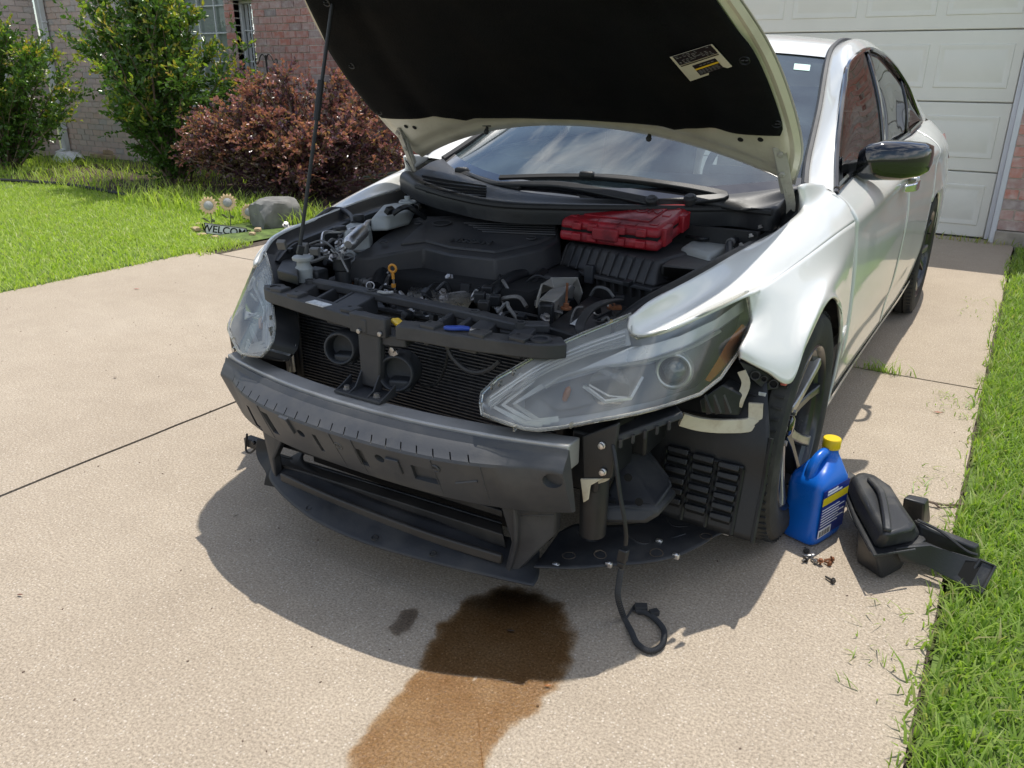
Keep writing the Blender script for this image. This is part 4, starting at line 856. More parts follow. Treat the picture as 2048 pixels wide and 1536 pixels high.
for x in (-.30, -.02, .05, .27, .385):  # vertical mould lines
    q = MB(); q.tube([(x, yF(x)-.0005, .448), (x, lerp(yF(x), yB(x), .5)-.0005, .39), (x, yB(x)-.0005, .336)], .0014, 5); q.build('mould_line', M['foam'], fo)
# crash boxes and rails behind the beam ends
cb = MB(); cb.box((.555, -.60, .435), (.07, .20, .15)); cb.box((.58, -.25, .44), (.085, .5, .12)); both(cb, 'frame_rail', M['black'], bevel=.008)
bp_ = MB(); bp_.prism([at(1163, 872, y=-.715), at(1238, 846, y=-.70), at(1222, 958, y=-.70), at(1165, 960, y=-.715)], (0, .012, 0)); both(bp_, 'crash_box_plate', M['black'], bevel=.004)
for px, py in ((1205, 890), (1207, 943)):
    q = MB(); q.lathe([(.0085, 0), (.0085, .004), (.0065, .005), (.0065, .011), (.001, .012)], at(px, py, y=-.706), (0, -1, 0), 12); both(q, 'bolt', M['alu'])
M['creampaint'] = mat('primer_cream', (.60, .55, .42), .5, var=.1, dirt=(.33, .26, .16), dscale=18, dlo=.45, dhi=.8)
tb = MB(); tb.prism([at(1160, 958, y=-.72), at(1205, 958, y=-.71), at(1180, 972, y=-.715), at(1176, 1000, y=-.72), at(1166, 1006, y=-.72)], (0, .006, 0)); both(tb, 'tab_bracket', M['creampaint'], bevel=.002)
fb = MB(); fb.strip([at(1225, 868, y=-.69), at(1216, 905, y=-.69), at(1218, 950, y=-.69), at(1196, 962, y=-.69)], .012, .006, up=(0, -1, 0), smooth=12); both(fb, 'flange', M['creampaint'])

# ---------------------------------------------------------------- condenser, radiator
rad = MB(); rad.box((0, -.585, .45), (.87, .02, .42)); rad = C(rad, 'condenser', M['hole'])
M['fin'] = mat('condenser_fin', (.09, .09, .095), .5, .3, var=.3, scale=60, dirt=(.16, .145, .125), dscale=10, dlo=.5, dhi=.9)
q = MB()
for i in range(44): q.box((0, -.599, .25+i*.0093), (.86, .014, .0026))
o = q.build('condenser_tubes', M['fin'], rad, smooth=False); o['kind'] = 'stuff'
q = MB()
for i in range(290): q.box((-.43+i*.00297, -.594, .45), (.0005, .008, .41))
o = q.build('condenser_fins', M['fin'], rad, smooth=False); o['kind'] = 'stuff'
for x in (-.445, .445): MB().box((x, -.595, .45), (.03, .035, .44)).build('end_tank', M['black'], rad, bevel=.008)
q = MB(); q.tube([(-.455, -.64, .40), (-.457, -.64, .53), (-.445, -.645, .565), (-.43, -.65, .555), (-.425, -.65, .44)], .0075, 8, smooth=20); C(q, 'cooler_pipe', M['alu'])
# ---------------------------------------------------------------- upper radiator support
Zs = .700
FRr = [(-.46, -.662), (-.424, -.690), (-.34, -.706), (-.25, -.722), (-.13, -.738), (-.05, -.752), (-.005, -.758)]; FL = [(.075, -.758), (.13, -.742), (.22, -.735), (.33, -.716), (.426, -.69), (.47, -.655)]
def rail(pts, w, t, z, nm): return C(MB().strip([(x, y, z) for x, y in pts], w, t, smooth=24), nm, M['grey'], bevel=.004)
rail(FRr, .052, .036, Zs-.018, 'radiator_support'); rail(FL, .052, .036, Zs-.018, 'radiator_support')
rail([(-.36, -.60), (-.25, -.600), (-.143, -.604), (0, -.61), (.124, -.614), (.25, -.624), (.34, -.632), (.40, -.60)], .036, .022, Zs+.004, 'support_rear_rail')
C(MB().strip([(-.02, -.735, .655), (.035, -.742, .652), (.09, -.735, .655)], .05, .03, smooth=8), 'latch_bridge', M['grey'], bevel=.004)
for x, y0, y1, w in ((-.36, -.61, -.70, .05), (-.27, -.605, -.715, .012), (-.2, -.605, -.725, .012), (-.155, -.61, -.735, .07), (.14, -.62, -.74, .014), (.2, -.62, -.735, .012), (.255, -.625, -.73, .05), (.36, -.635, -.705, .05)):
    C(MB().hexa([(x-w/2, y0, Zs-.045), (x+w/2, y0, Zs-.045), (x+w/2, y1, Zs-.05), (x-w/2, y1, Zs-.05)], [(x-w/2, y0, Zs+.008), (x+w/2, y0, Zs+.008), (x+w/2, y1, Zs-.012), (x-w/2, y1, Zs-.012)]), 'support_web', M['grey'], bevel=.003)
for x, y, z, R_ in ((-.424, -.686, Zs, .026), (.426, -.685, Zs, .026), (-.365, -.612, Zs+.012, .014), (-.143, -.608, Zs+.014, .013), (.2, -.62, Zs+.014, .013), (.345, -.64, Zs+.014, .014)):
    q = MB(); q.lathe([(R_*.62, -.02), (R_*.62, .004), (R_, .004), (R_*1.04, -.02)], (x, y, z), (0, 0, 1), 20, closed=True); q.lathe([(R_*.62, -.016), (.001, -.016)], (x, y, z), (0, 0, 1), 16); C(q, 'mount_lug', M['grey'])
for x, y in ((-.39, -.70), (-.31, -.714), (-.09, -.744), (.16, -.74), (.29, -.727), (.385, -.705)):
    C(MB().box((x, y, Zs+.003), (.042, .04, .012)), 'support_pad', M['grey'], bevel=.003)
    q = MB(); q.lathe([(.005, .0), (.001, .0003)], (x-.01, y+.006, Zs+.0095), (0, 0, 1), 10); C(q, 'pad_hole', M['hole'])
# white printed stickers on the support
M['sticker'] = mat('white_sticker', (.62, .64, .64), .5, var=.1, dirt=(.25, .24, .22), dscale=30, dlo=.45, dhi=.7)
C(MB().box((-.205, -.742, Zs+.001), (.07, .03, .002), Matrix.Rotation(-.12, 3, 'Z')), 'sticker', M['sticker']); C(MB().strip([at(757, 583, z=.722), at(770, 585, z=.722), at(786, 584, z=.722)], .010, .004, smooth=6), 'paper_scrap', M['sticker'])
# centre post with ribbed foot
cp_ = MB(); cp_.hexa([(-.045, -.775, .52), (.018, -.778, .52), (.018, -.755, .52), (-.045, -.752, .52)], [(-.05, -.772, .70), (.03, -.775, .70), (.03, -.75, .70), (-.05, -.748, .70)]); C(cp_, 'centre_post', M['grey'], bevel=.006)
C(MB().box((-.008, -.768, .685), (.115, .026, .05)), 'post_head', M['grey'], bevel=.004)
ftm = MB(); ftm.box((-.012, -.795, .512), (.15, .07, .008)); C(ftm, 'post_foot', M['grey'], bevel=.002)
for x in (-.085, -.043, .016, .06): C(MB().prism([(x, -.768, .57 if abs(x+.012) < .05 else .54), (x, -.768, .515), (x, -.828, .515), (x, -.80, .525)], (.004, 0, 0)), 'foot_rib', M['grey'])
for x in (-.062, .036): q = MB(); q.lathe([(.010, 0), (.010, .003), (.0075, .004), (.0075, .010), (.001, .011)], (x, -.808, .516), (0, 0, 1), 6); C(q, 'bolt', M['steel'])
for px, py in ((718, 662), (760, 668)): q = MB(); q.lathe([(.007, 0), (.006, .004), (.001, .005)], at(px, py, y=-.783), (0, -1, 0), 10); C(q, 'bolt', M['steel'])
# horns
M['horn'] = mat('horn_black', (.028, .031, .036), .55, var=.2, dirt=(.08, .08, .08), dscale=9, dlo=.5, dhi=.85)
for px, py, y, s in ((688, 693, -.705, .046), (799, 742, -.725, .05)):
    c = at(px, py, y=y); ax = V((.35, -.92, .12)).normalized(); q = MB()
    q.lathe([(s*.55, .05), (s*.9, .046), (s, .03), (s, -.018), (s*.93, -.03), (s*.80, -.03), (s*.76, -.026), (s*.74, .008), (s*.001, .012)], c, -ax, 32)
    h = C(q, 'horn', M['horn'], bevel=.002)
    for v in range(2): q = MB(); q.box(c-ax*(.0)+V((s*.72*(1 if v else -1)*.2, 0, -s*.62)), (s*1.15, .05, s*.62), Matrix.Rotation(.36, 3, 'Z')) if v else q.ring(c+ax*.031, s*.86, .004, ax, 28, 6); q.build('horn_mouth', M['horn'], h, bevel=.006)
q = MB(); q.strip([at(787, 695, y=-.745), at(784, 700, y=-.75), at(790, 712, y=-.75)], .026, .005, up=(0, -1, 0)); q.lathe([(.008, 0), (.008, .006), (.001, .007)], at(786, 699, y=-.755), (0, -1, 0), 6); C(q, 'horn_bracket', M['steel'], bevel=.002)
# horn harness
q = MB(); q.tube([at(x, y, y=-.70) for x, y in ((893, 690), (905, 715), (930, 738), (955, 745), (980, 738), (1000, 722))], .006, 7, smooth=30); C(q, 'wire_loom', M['grey'])
q = MB(); q.tube([at(x, y, y=-.68) for x, y in ((897, 700), (890, 735), (875, 765), (850, 772), (830, 762))], .0035, 6, smooth=24); C(q, 'horn_wire', M['black'])

# ---------------------------------------------------------------- lower intake: shutter, slats, baffles, lip
du = MB(); du.box((0, -.60, .22), (.84, .02, .18)); C(du, 'lower_radiator', M['hole'])
M['brownplastic'] = mat('bounce_brown_plastic', (.034, .031, .028), .5, var=.15, scale=6, dirt=(.075, .064, .052), dscale=6, dlo=.45, dhi=.9)  # brown cast of light bounced off the concrete is put into this colour
def bar(Rp, Lp, nm, mt='brownplastic'):
    C(MB().hexa([at(a, b, y=y) for a, b, y in Rp], [at(a, b, y=y) for a, b, y in Lp]), nm, M[mt], bevel=.003)
bar([(556, 908, -.69), (555, 927, -.745), (560, 946, -.745), (560, 940, -.69)], [(1004, 1046, -.69), (1006, 1069, -.745), (1012, 1096, -.745), (1010, 1085, -.69)], 'shutter_slat')
bar([(560, 872, -.68), (562, 884, -.715), (564, 894, -.715), (562, 885, -.68)], [(1000, 1010, -.68), (1004, 1021, -.715), (1006, 1036, -.715), (1002, 1024, -.68)], 'shutter_slat', 'black')
bar([(556, 905, -.685), (556, 909, -.70), (556, 912, -.70), (556, 908, -.685)], [(1004, 1042, -.685), (1004, 1046, -.70), (1004, 1049, -.70), (1004, 1046, -.685)], 'slat_edge', 'grey')
lip = MB(); lip.patch([[(-.47, -.73, .16), (-.40, -.80, .15), (-.2, -.865, .14), (0, -.88, .135), (.2, -.855, .13), (.39, -.812, .125), (.48, -.79, .125)], [(-.44, -.70, .172), (-.38, -.765, .168), (-.2, -.82, .16), (0, -.835, .155), (.2, -.82, .152), (.39, -.765, .145), (.47, -.745, .13)], [(-.42, -.64, .185), (-.36, -.70, .185), (-.2, -.74, .18), (0, -.75, .178), (.2, -.74, .175), (.36, -.70, .17), (.42, -.66, .16)]], 44, 10)
C(lip, 'front_lip', M['grey'], solid=.004, ang=60)
C(MB().strip([(-.365, -.786, .172), (-.2, -.80, .170), (0, -.806, .168), (.2, -.802, .166), (.387, -.783, .162)], .014, .026, smooth=24), 'lip_bar', M['brownplastic'], bevel=.004)
for x, y in ((-.2, -.845), (.05, -.862), (.22, -.84)): q = MB(); q.ring((x, y, .149), .008, .002, (0, -.3, 1), 14, 6); C(q, 'lip_hole', M['black'])
bf = MB(); bf.prism([at(1000, 1010, y=-.76), at(1024, 1004, y=-.76), at(1103, 1000, y=-.735), at(1112, 1012, y=-.735), at(1110, 1070, y=-.72), at(1032, 1148, y=-.77), at(1008, 1142, y=-.785), at(1022, 1085, y=-.775)], (.0, .03, .006)); B_ = both(bf, 'intake_baffle', M['grey'], bevel=.005)
q = MB(); q.tube([at(x, y, y=-.778) for x, y in ((1003, 1012), (1026, 1008), (1032, 1080), (1018, 1142))], .006, 7, smooth=18); q.build('baffle_rim', M['grey'], B_[0])
q = MB(); q.tube([at(x, y, y=-.765) for x, y in ((1040, 1032), (1108, 1030))], .002, 5); q.tube([at(x, y, y=-.762) for x, y in ((1078, 1006), (1080, 1050))], .002, 5); q.build('baffle_ribs', M['grey'], B_[0])
q = MB(); q.lathe([(.011, .0), (.001, .001)], at(1096, 1012, y=-.752), (0, -1, .2), 14); q.build('baffle_hole', M['hole'], B_[0])
# right side baffle shows as a dark curved post
q = MB(); q.strip([at(531, 880, y=-.70), at(530, 910, y=-.71), at(548, 945, y=-.73), at(545, 972, y=-.74)], .05, .012, up=(.5, -.8, 0), smooth=14); C(q, 'duct_side', M['black'], bevel=.004)
q = MB(); q.tube([at(x, y, y=-.66) for x, y in ((494, 868), (492, 900), (502, 905), (516, 890))], .0035, 6, smooth=14); C(q, 'bracket_wire', M['black'])
q = MB(); q.box(at(508, 885, y=-.64), (.06, .03, .03)); q.lathe([(.008, 0), (.008, .01), (.001, .011)], at(510, 884, y=-.67), (0, -1, 0), 8); C(q, 'side_bracket', M['black'], bevel=.005)
# ---------------------------------------------------------------- left under tray
tr_ = [(1068, 1136), (1150, 1139), (1225, 1133), (1290, 1128), (1350, 1116), (1400, 1094), (1440, 1070), (1500, 1056)]
tb_ = [(1118, 1066), (1150, 1050), (1190, 1052), (1240, 1052), (1290, 1045), (1330, 1022), (1400, 1030), (1485, 1040)]
ut = pixpatch(tr_, tb_, 44, 14, lambda p: p.z-.145-.25*max(0, -.72-p.y)-.015*mnoise.noise((p.x*9, p.y*9, 2)), lin=False)
ut_ = C(ut, 'splash_shield', M['grey'], solid=.004, ang=60)
utree = bvh(ut)
for px, py, R_ in ((1138, 1114, .016), (1200, 1111, .015), (1313, 1108, .016), (1412, 1075, .015)):
    p = onm(px, py, utree, 0); nn_ = utree.find_nearest(p)[1]; nn_ = nn_ if nn_.z > 0 else -nn_; p = p+nn_*.003; q = MB(); q.lathe([(R_, 0), (.001, .0005)], p, nn_, 20); q.ring(p, R_, .002, nn_, 20, 6); q.build('drain_hole', M['joint'], ut_)  # dark disc carries the tone of shaded concrete seen through the hole
for px, py in ((1112, 1131), (1218, 1129), (1352, 1112), (1452, 1064), (1318, 1084)):
    p = onm(px, py, utree, .006); q = MB(); q.box(p, (.017, .012, .014)); q.lathe([(.005, .004), (.005, .009), (.001, .01)], p, (0, -.4, .9), 10); q.build('metal_clip', M['alu'], ut_, bevel=.002)
for pts in (((1150, 1060), (1190, 1085), (1260, 1075)), ((1240, 1062), (1290, 1090), (1370, 1070)), ((1330, 1030), (1350, 1055), (1430, 1050))):
    q = MB(); q.tube([onm(a, b, utree, .0) for a, b in pts], .006, 6, smooth=14); q.build('moulded_ridge', M['grey'], ut_)
# resonator and inner structures seen through the wheel well opening
q = MB(); q.lathe([(.001, -.09), (.032, -.09), (.034, -.02), (.034, .07), (.03, .085)], at(1188, 1000, y=-.66), (0, 0, 1), 20); C(q, 'resonator', M['black'])
q = MB(); q.prism([at(1158, 1028, y=-.66), at(1170, 1016, y=-.66), at(1230, 1015, y=-.62), at(1310, 1012, y=-.58), at(1322, 1030, y=-.58), at(1290, 1050, y=-.6), at(1165, 1048, y=-.66)], (0, .12, 0)); C(q, 'resonator_tray', M['grey'], bevel=.012)
q = MB(); q.prism([at(1212, 985, y=-.58), at(1240, 925, y=-.52), at(1262, 932, y=-.50), at(1310, 1000, y=-.55), at(1318, 1022, y=-.58), at(1215, 1022, y=-.6)], (0, .10, .02)); C(q, 'subframe_bracket', M['grey'], bevel=.014)
for px, py in ((1256, 955), (1278, 1004), (1225, 1008)): q = MB(); q.lathe([(.010, 0), (.001, .001)], at(px, py, y=-.605), (.2, -1, .3), 14); C(q, 'bracket_hole', M['hole'])
# ---------------------------------------------------------------- front wheel liners
def linp(x, a):
    """a: angle up from the bottom front"""
    if a < 0: return V((x, -.38+a*.25, .335+a))
    return V((x, -.38*cos(a), .335+.375*sin(a)))
lm = MB(); rows = [[linp(x-.05*max(0, min(1, (a-.25)*2))*(x > .8), a) for a in (-.15, -.08, 0, .3, .7, 1.1, 1.6, 2.1, 2.6, 3.0)] for x in (.50, .62, .76, .85, .886)]; lm.patch(rows, 40, 12); wl_ = both(lm, 'wheel_liner', M['black'], solid=.003)
wtree = bvh(lm)
eg = MB(); eg.tube([linp(.886, a) for a in (-.15, -.08, 0, .15, .3)], .006, 6, smooth=24); eg.build('liner_edge', M['black'], wl_[0])
xs_ = [.632, .70, .766, .832]
for c0 in range(3):
    for k in range(6):
        zc = .362-.026*k-.004*c0; a = zc-.335; x0, x1 = xs_[c0]+.006, xs_[c0+1]-.006; p = linp((x0+x1)/2, a if a < 0 else a/.375)
        q = MB(); q.box(p+V((0, -.007, .003)), (x1-x0, .016, .016), Matrix.Rotation(-.35, 3, 'X')); q.build('louvre', M['black'], wl_[0], bevel=.003)
        q = MB(); q.box(p+V((0, -.0035, -.0095)), (x1-x0-.008, .006, .0075), Matrix.Rotation(.2, 3, 'X')); q.build('louvre_slot', M['hole'], wl_[0])  # black bar painted in for the shade inside the open slot
for x in (.632, .70, .764, .832): q = MB(); q.tube([linp(x, a)+V((0, -.003, 0)) for a in (-.145, -.1, 0, .03, .06)], .005, 6); q.build('louvre_frame', M['black'], wl_[0])
q = MB(); q.tube([linp(x, .065)+V((0, -.003, 0)) for x in (.63, .7, .834)], .005, 6); q.build('louvre_frame', M['black'], wl_[0])
for a in (.35, .55, .75): q = MB(); q.tube([linp(x, a)+V((0, -.001, 0)) for x in (.5, .7, .83)], .0025, 5); q.build('liner_rib', M['black'], wl_[0])
# ---------------------------------------------------------------- brackets under the headlight
q = MB(); q.hexa([at(1213, 880, y=-.68), at(1226, 890, y=-.70), at(1368, 838, y=-.56), at(1352, 815, y=-.52)], [at(1216, 862, y=-.66), at(1230, 872, y=-.69), at(1366, 824, y=-.56), at(1345, 800, y=-.50)]); both(q, 'bumper_bracket', M['grey'], bevel=.004)
for k in range(5):
    t = .12+k*.17; a = at(1226, 890, y=-.702).lerp(at(1368, 838, y=-.562), t); MB().box(a+V((0, -.004, -.002)), (.005, .008, .02)).build('bracket_rib', M['grey'], car)
q = MB(); q.strip([at(1362, 838, y=-.46), at(1400, 848, y=-.43), at(1450, 852, y=-.39), at(1505, 846, y=-.35), at(1512, 806, y=-.34)], .034, .012, up=(.2, -1, .1), smooth=16); both(q, 'fender_brace', M['creampaint'], bevel=.004)
q = MB(); q.prism([at(1398, 800, y=-.46), at(1445, 768, y=-.40), at(1485, 790, y=-.37), at(1478, 832, y=-.37), at(1402, 826, y=-.45)], (0, .05, 0)); D_ = both(q, 'duct_vane_box', M['black'], bevel=.004)
for px in (1412, 1430, 1450): MB().prism([at(px, 788, y=-.46), at(px+14, 824, y=-.45), at(px+4, 826, y=-.45)], (0, -.012, 0)).build('vane', M['black'], D_[0])
q = MB(); q.prism([at(1478, 722, y=-.37), at(1560, 752, y=-.27), at(1556, 778, y=-.27), at(1530, 782, y=-.30), at(1496, 752, y=-.35)], (-.02, .05, 0)); E_ = both(q, 'bumper_retainer', M['grey'], bevel=.003)
for px, py, R_, yy in ((1511, 750, .0115, -.342), (1528, 757, .008, -.318), (1547, 767, .0115, -.295)): 
    q = MB(); p = at(px, py, y=yy); q.lathe([(R_*.82, -.002), (R_*.82, .006), (R_, .006), (R_, -.002)], p, (.25, -1, 0), 20, closed=True); q.build('retainer_tube', M['grey'], E_[0]); q = MB(); q.lathe([(R_*.8, 0), (.001, .001)], p, (.25, -1, 0), 16); q.build('retainer_hole', M['hole'], E_[0])
q = MB(); q.strip([at(1483, 742, y=-.36), at(1492, 768, y=-.36), at(1480, 800, y=-.37), at(1476, 812, y=-.37)], .02, .004, up=(0, -1, 0), smooth=10); both(q, 'white_bracket', M['creampaint'])
q = MB(); q.strip([at(1525, 785, y=-.32), at(1523, 805, y=-.32), at(1519, 830, y=-.33)], lambda t: .018-.009*t, .004, up=(0, -1, 0), smooth=8); both(q, 'hanging_tab', M['sticker'])
q = MB(); q.box(at(1568, 766, y=-.27), (.016, .016, .010)); both(q, 'red_clip', mat('red_clip', (.5, .12, .09), .5), bevel=.003)
# ---------------------------------------------------------------- dangling fog lamp wiring
hz = lambda x, y, yy: at(x, y, y=yy)
w1 = MB(); w1.tube([hz(1226, 890, -.70), hz(1232, 930, -.715), hz(1240, 990, -.725), hz(1249, 1040, -.73), hz(1252, 1072, -.73), hz(1251, 1090, -.73)], .0048, 7, smooth=30); C(w1, 'hanging_wire', M['black'])
cn = MB(); cn.box(hz(1246, 1110, -.73), (.022, .018, .034), Matrix.Rotation(.12, 3, 'Y')); cn.box(hz(1243, 1128, -.73), (.018, .015, .014)); C(cn, 'connector', M['black'], bevel=.003)
g0 = lambda x, y: at(x, y, z=.009)
e0 = hz(1243, 1135, -.73); lp_ = [e0, hz(1238, 1165, -.73), hz(1236, 1195, -.72), g0(1248, 1235), g0(1262, 1262), g0(1275, 1288), g0(1300, 1302), g0(1324, 1290), g0(1328, 1262), g0(1312, 1240), g0(1292, 1226), g0(1272, 1222)]
P_ = spl(lp_, 110); w2 = MB(); w2.tube(P_, .0058, 8)
for i in range(2, 109): w2.ring(P_[i], .0062, .0016, P_[i+1]-P_[i-1], 9, 5)
o = C(w2, 'corrugated_loom', M['grey']); o['kind'] = 'stuff'
q = MB(); q.box(g0(1282, 1218)+V((0, 0, .004)), (.03, .02, .016), Matrix.Rotation(.5, 3, 'Z')); q.box(g0(1308, 1228)+V((0, 0, .004)), (.022, .016, .014), Matrix.Rotation(.9, 3, 'Z')); q.tube([g0(1252, 1238), g0(1262, 1222), g0(1272, 1208), g0(1268, 1222)], .003, 6, smooth=10); C(q, 'fog_lamp_plug', M['grey'], bevel=.003)
# ================================================================ car: cowl, cabin, engine bay
wtr = MB(); wtr.patch(sym_rows(WS), 28, 20); wst = bvh(wtr)
def onw(px, py, lift=.02): return onm(px, py, wst, lift)
# cabin
M['dash'] = mat('dashboard', (.16, .17, .175), .7, var=.15, bump=.2, bscale=200); M['seat'] = mat('seat_cloth', (.13, .125, .115), .9, var=.2, bump=.3, bscale=150)
d = MB(); d.patch(sym_rows([(.66, .52, .905, .20, .862), (.66, .68, .93, .46, .90), (.66, .86, .925, .72, .915), (.66, .92, .80, .80, .80)]), 24, 14); C(d, 'dashboard', M['dash'])
for x in (-.37, .37):
    s = MB(); s.box((x, 1.75, .78), (.48, .12, .55), Matrix.Rotation(-.2, 3, 'X')); s.box((x, 1.48, .5), (.48, .5, .12)); s.box((x, 1.83, 1.13), (.26, .09, .16)); C(s, 'seat', M['seat'], bevel=.04, seg=3)
s = MB(); s.ring((.37, 1.05, .90), .185, .016, (0, -.9, .42), 36, 8); s.box((.37, 1.06, .895), (.34, .03, .05)); s.lathe([(.06, 0), (.05, .03), (.001, .035)], (.37, 1.06, .9), (0, .9, -.42), 18); C(s, 'steering_wheel', M['dash'])
s = MB(); s.patch(sym_rows([(.53, 1.33, 1.30, 1.24, 1.325), (.49, 1.8, 1.37, 1.8, 1.40), (.49, 2.28, 1.33, 2.33, 1.35)]), 10, 8); C(s, 'headliner', M['seat'])
C(MB().box((0, 1.27, 1.255), (.23, .03, .06)), 'rear_view_mirror', M['black'], bevel=.012)
M['tealstk'] = mat('inspection_sticker', (.45, .68, .60), .5)
p = [onw(a, b, .003) for a, b in ((1589, 127), (1621, 130), (1619, 142), (1587, 139))]; C(MB().prism(p, (0, -.0005, .0005)), 'sticker', M['tealstk'])
p = [onw(a, b, .003) for a, b in ((1476, 393), (1530, 399), (1529, 405), (1475, 399))]; C(MB().prism(p, (0, -.0005, .0005)), 'vin_strip', M['sticker'])
# black ceramic border of the glass
bd = MB(); bd.patch([[V((t*.70, lerp(.16, .47, abs(t)**2.1)-.006, lerp(.878, .925, abs(t)**2.1)+.006)) for t in [i/10-1 for i in range(21)]], [V((t*.69, lerp(.225, .53, abs(t)**2.1)-.006, lerp(.908, .953, abs(t)**2.1)+.006)) for t in [i/10-1 for i in range(21)]]], 40, 3); C(bd, 'glass_border', M['gloss'])
# cowl panel
cf = [at(800, 352, z=.90), at(835, 374, z=.885), at(905, 395, z=.875), at(1000, 412, z=.872), at(1130, 417, z=.872), at(1250, 418, z=.872), at(1380, 420, z=.872), at(1470, 420, z=.872), at(1545, 428, z=.875), at(1575, 400, z=.90)]
cbk = [V((t*.70, lerp(.16, .48, abs(t)**2.1)-.012, lerp(.878, .93, abs(t)**2.1)+.010)) for t in (-1, -.85, -.65, -.42, -.2, 0, .2, .42, .7, .98)]
cw = MB(); cw.patch([[p+V((0, 0, -.05)) for p in cf], cf, [p.lerp(q, .12)+V((0, 0, .010)) for p, q in zip(cf, cbk)], [p.lerp(q, .35)+V((0, 0, -.006)) for p, q in zip(cf, cbk)], [p.lerp(q, .7)+V((0, 0, .004)) for p, q in zip(cf, cbk)], cbk], 50, 24); cwl = C(cw, 'cowl_panel', M['black'], ang=50)
ctree = bvh(cw)
for k in range(5):
    q = MB(); q.strip([onm(845+k*2, 352+k*8, ctree, .004), onm(900, 362+k*7.4, ctree, .004), onm(972, 373+k*5, ctree, .004)], .006, .006); q.build('cowl_slat', M['hole'], cwl)
for sgn in (1,):
    q = MB(); q.tube([p+V((0, -.006, .004)) for p in cf[1:9]], .009, 7, smooth=40); q.build('cowl_seal', M['rubber'], cwl)
# firewall and bay floor, dark
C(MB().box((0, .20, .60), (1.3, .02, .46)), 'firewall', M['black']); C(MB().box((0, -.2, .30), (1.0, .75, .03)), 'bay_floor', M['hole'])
# wipers
def wiper(pts, blade, nm):
    w = MB(); P_ = [onw(a, b, l) for a, b, l in pts]; w.strip(P_, lambda t: .014+.018*t, .012, up=(0, -.55, .8), smooth=20); w.lathe([(.02, -.01), (.02, .012), (.012, .018), (.001, .018)], P_[-1], (0, -.4, .9), 18); r_ = C(w, nm, M['black'], bevel=.004)
    b = MB(); Q = [onw(a, b_, .016) for a, b_ in blade]; b.strip(Q, .016, .014, up=(0, -.55, .8), smooth=20); b.strip([p+V((0, .004, -.008)) for p in Q], .005, .016, up=(0, -.55, .8), smooth=20); b.build('wiper_blade', M['rubber'], r_)
    q = MB(); q.box(P_[0]+V((0, -.004, .004)), (.052, .03, .024), Matrix.Rotation(.25, 3, 'Z')); q.build('blade_joint', M['black'], r_, bevel=.009)
wiper(((1175, 352, .03), (1290, 362, .034), (1400, 378, .036), (1450, 392, .04), (1515, 428, .045)), ((1000, 356), (1120, 353), (1240, 356), (1345, 372), (1420, 392)), 'wiper')
wiper(((925, 343, .03), (985, 366, .032), (1060, 368, .034), (1140, 372, .036), (1245, 408, .045)), ((872, 334), (925, 343), (985, 366), (1040, 378)), 'wiper')
# ---- engine
ENG = lambda p: p.z-(.778+.11*p.y)
def eng(px, py, d=0): return onf(px, py, lambda p: ENG(p)-d)
M['cover'] = mat('engine_cover', (.030, .031, .034), .48, var=.15, scale=6, bump=.1, bscale=260, dirt=(.07, .064, .058), dscale=5, dlo=.42, dhi=.8)
out = [(697, 517), (730, 498), (775, 464), (812, 438), (850, 432), (960, 431), (1050, 436), (1117, 442), (1119, 480), (1080, 499), (990, 518), (900, 508), (848, 495), (790, 505), (740, 515)]
L0 = [eng(a, b) for a, b in out]
ctr = sum(L0, V())/len(L0); low = [p+V((0, 0, -.062))+(p-ctr)*.03 for p in L0]
ec = MB().hexa([p+V((0, 0, -.012)) for p in low], L0); ecv = C(ec, 'engine_cover', M['cover'], bevel=.007, seg=2)
# raised deck of the cover
dk = [(800, 492), (845, 448), (880, 436), (960, 434), (1050, 439), (1112, 446), (1112, 476), (1076, 490), (990, 508), (900, 499), (850, 486)]
D0 = [eng(a, b) for a, b in dk]; MB().hexa([p+V((0, 0, .0)) for p in D0], [p+(ctr-p)*.03+V((0, 0, .009)) for p in D0]).build('cover_deck', M['cover'], ecv, bevel=.003, seg=2)
for px, py, rx in ((884, 446, .030), (836, 446, .012), (767, 483, .012), (1063, 476, .014)):
    p = eng(px, py, .0135); q = MB(); q.lathe([(rx, 0), (rx*.98, .001), (.001, .0012)], p, (0, -.1, 1), 24); q.build('cover_hole', M['hole'], ecv); q = MB(); q.ring(p, rx, .002, (0, -.1, 1), 24, 6); q.build('hole_rim', M['cover'], ecv)
for k in range(5):
    a = eng(928+k*9, 446+k*4.3, .0125); b = eng(1112, 450+k*4.8, .0125); q = MB(); q.strip([a, b], .006, .006); q.build('cover_fin', M['cover'], ecv, bevel=.002)
def text(s, size, M4, mt, parent, nm='lettering', ext=.001, shear=0, bold=0):
    cu = bpy.data.curves.new(nm, 'FONT'); cu.body = s; cu.size = size; cu.extrude = ext; cu.align_x = 'CENTER'; cu.align_y = 'CENTER'; cu.shear = shear; cu.offset = bold
    t = bpy.data.objects.new(nm, cu); col.objects.link(t); me = bpy.data.meshes.new_from_object(t.evaluated_get(bpy.context.evaluated_depsgraph_get())); bpy.data.objects.remove(t)
    me.materials.clear(); me.materials.append(mt); me.transform(M4); o = mobj(nm, me, mt, parent); return o
def frameM(o, x, n):
    x = V(x).normalized(); n = V(n).normalized(); y = n.cross(x).normalized(); x = y.cross(n); return Matrix(((x.x, y.x, n.x, o[0]), (x.y, y.y, n.y, o[1]), (x.z, y.z, n.z, o[2]), (0, 0, 0, 1)))
a, b = eng(890, 478, .0135), eng(995, 487, .0135); text('NISSAN', .042, frameM((a+b)/2, b-a, (0, -.11, 1)), M['grey'], ecv, ext=.0022, bold=.0006)
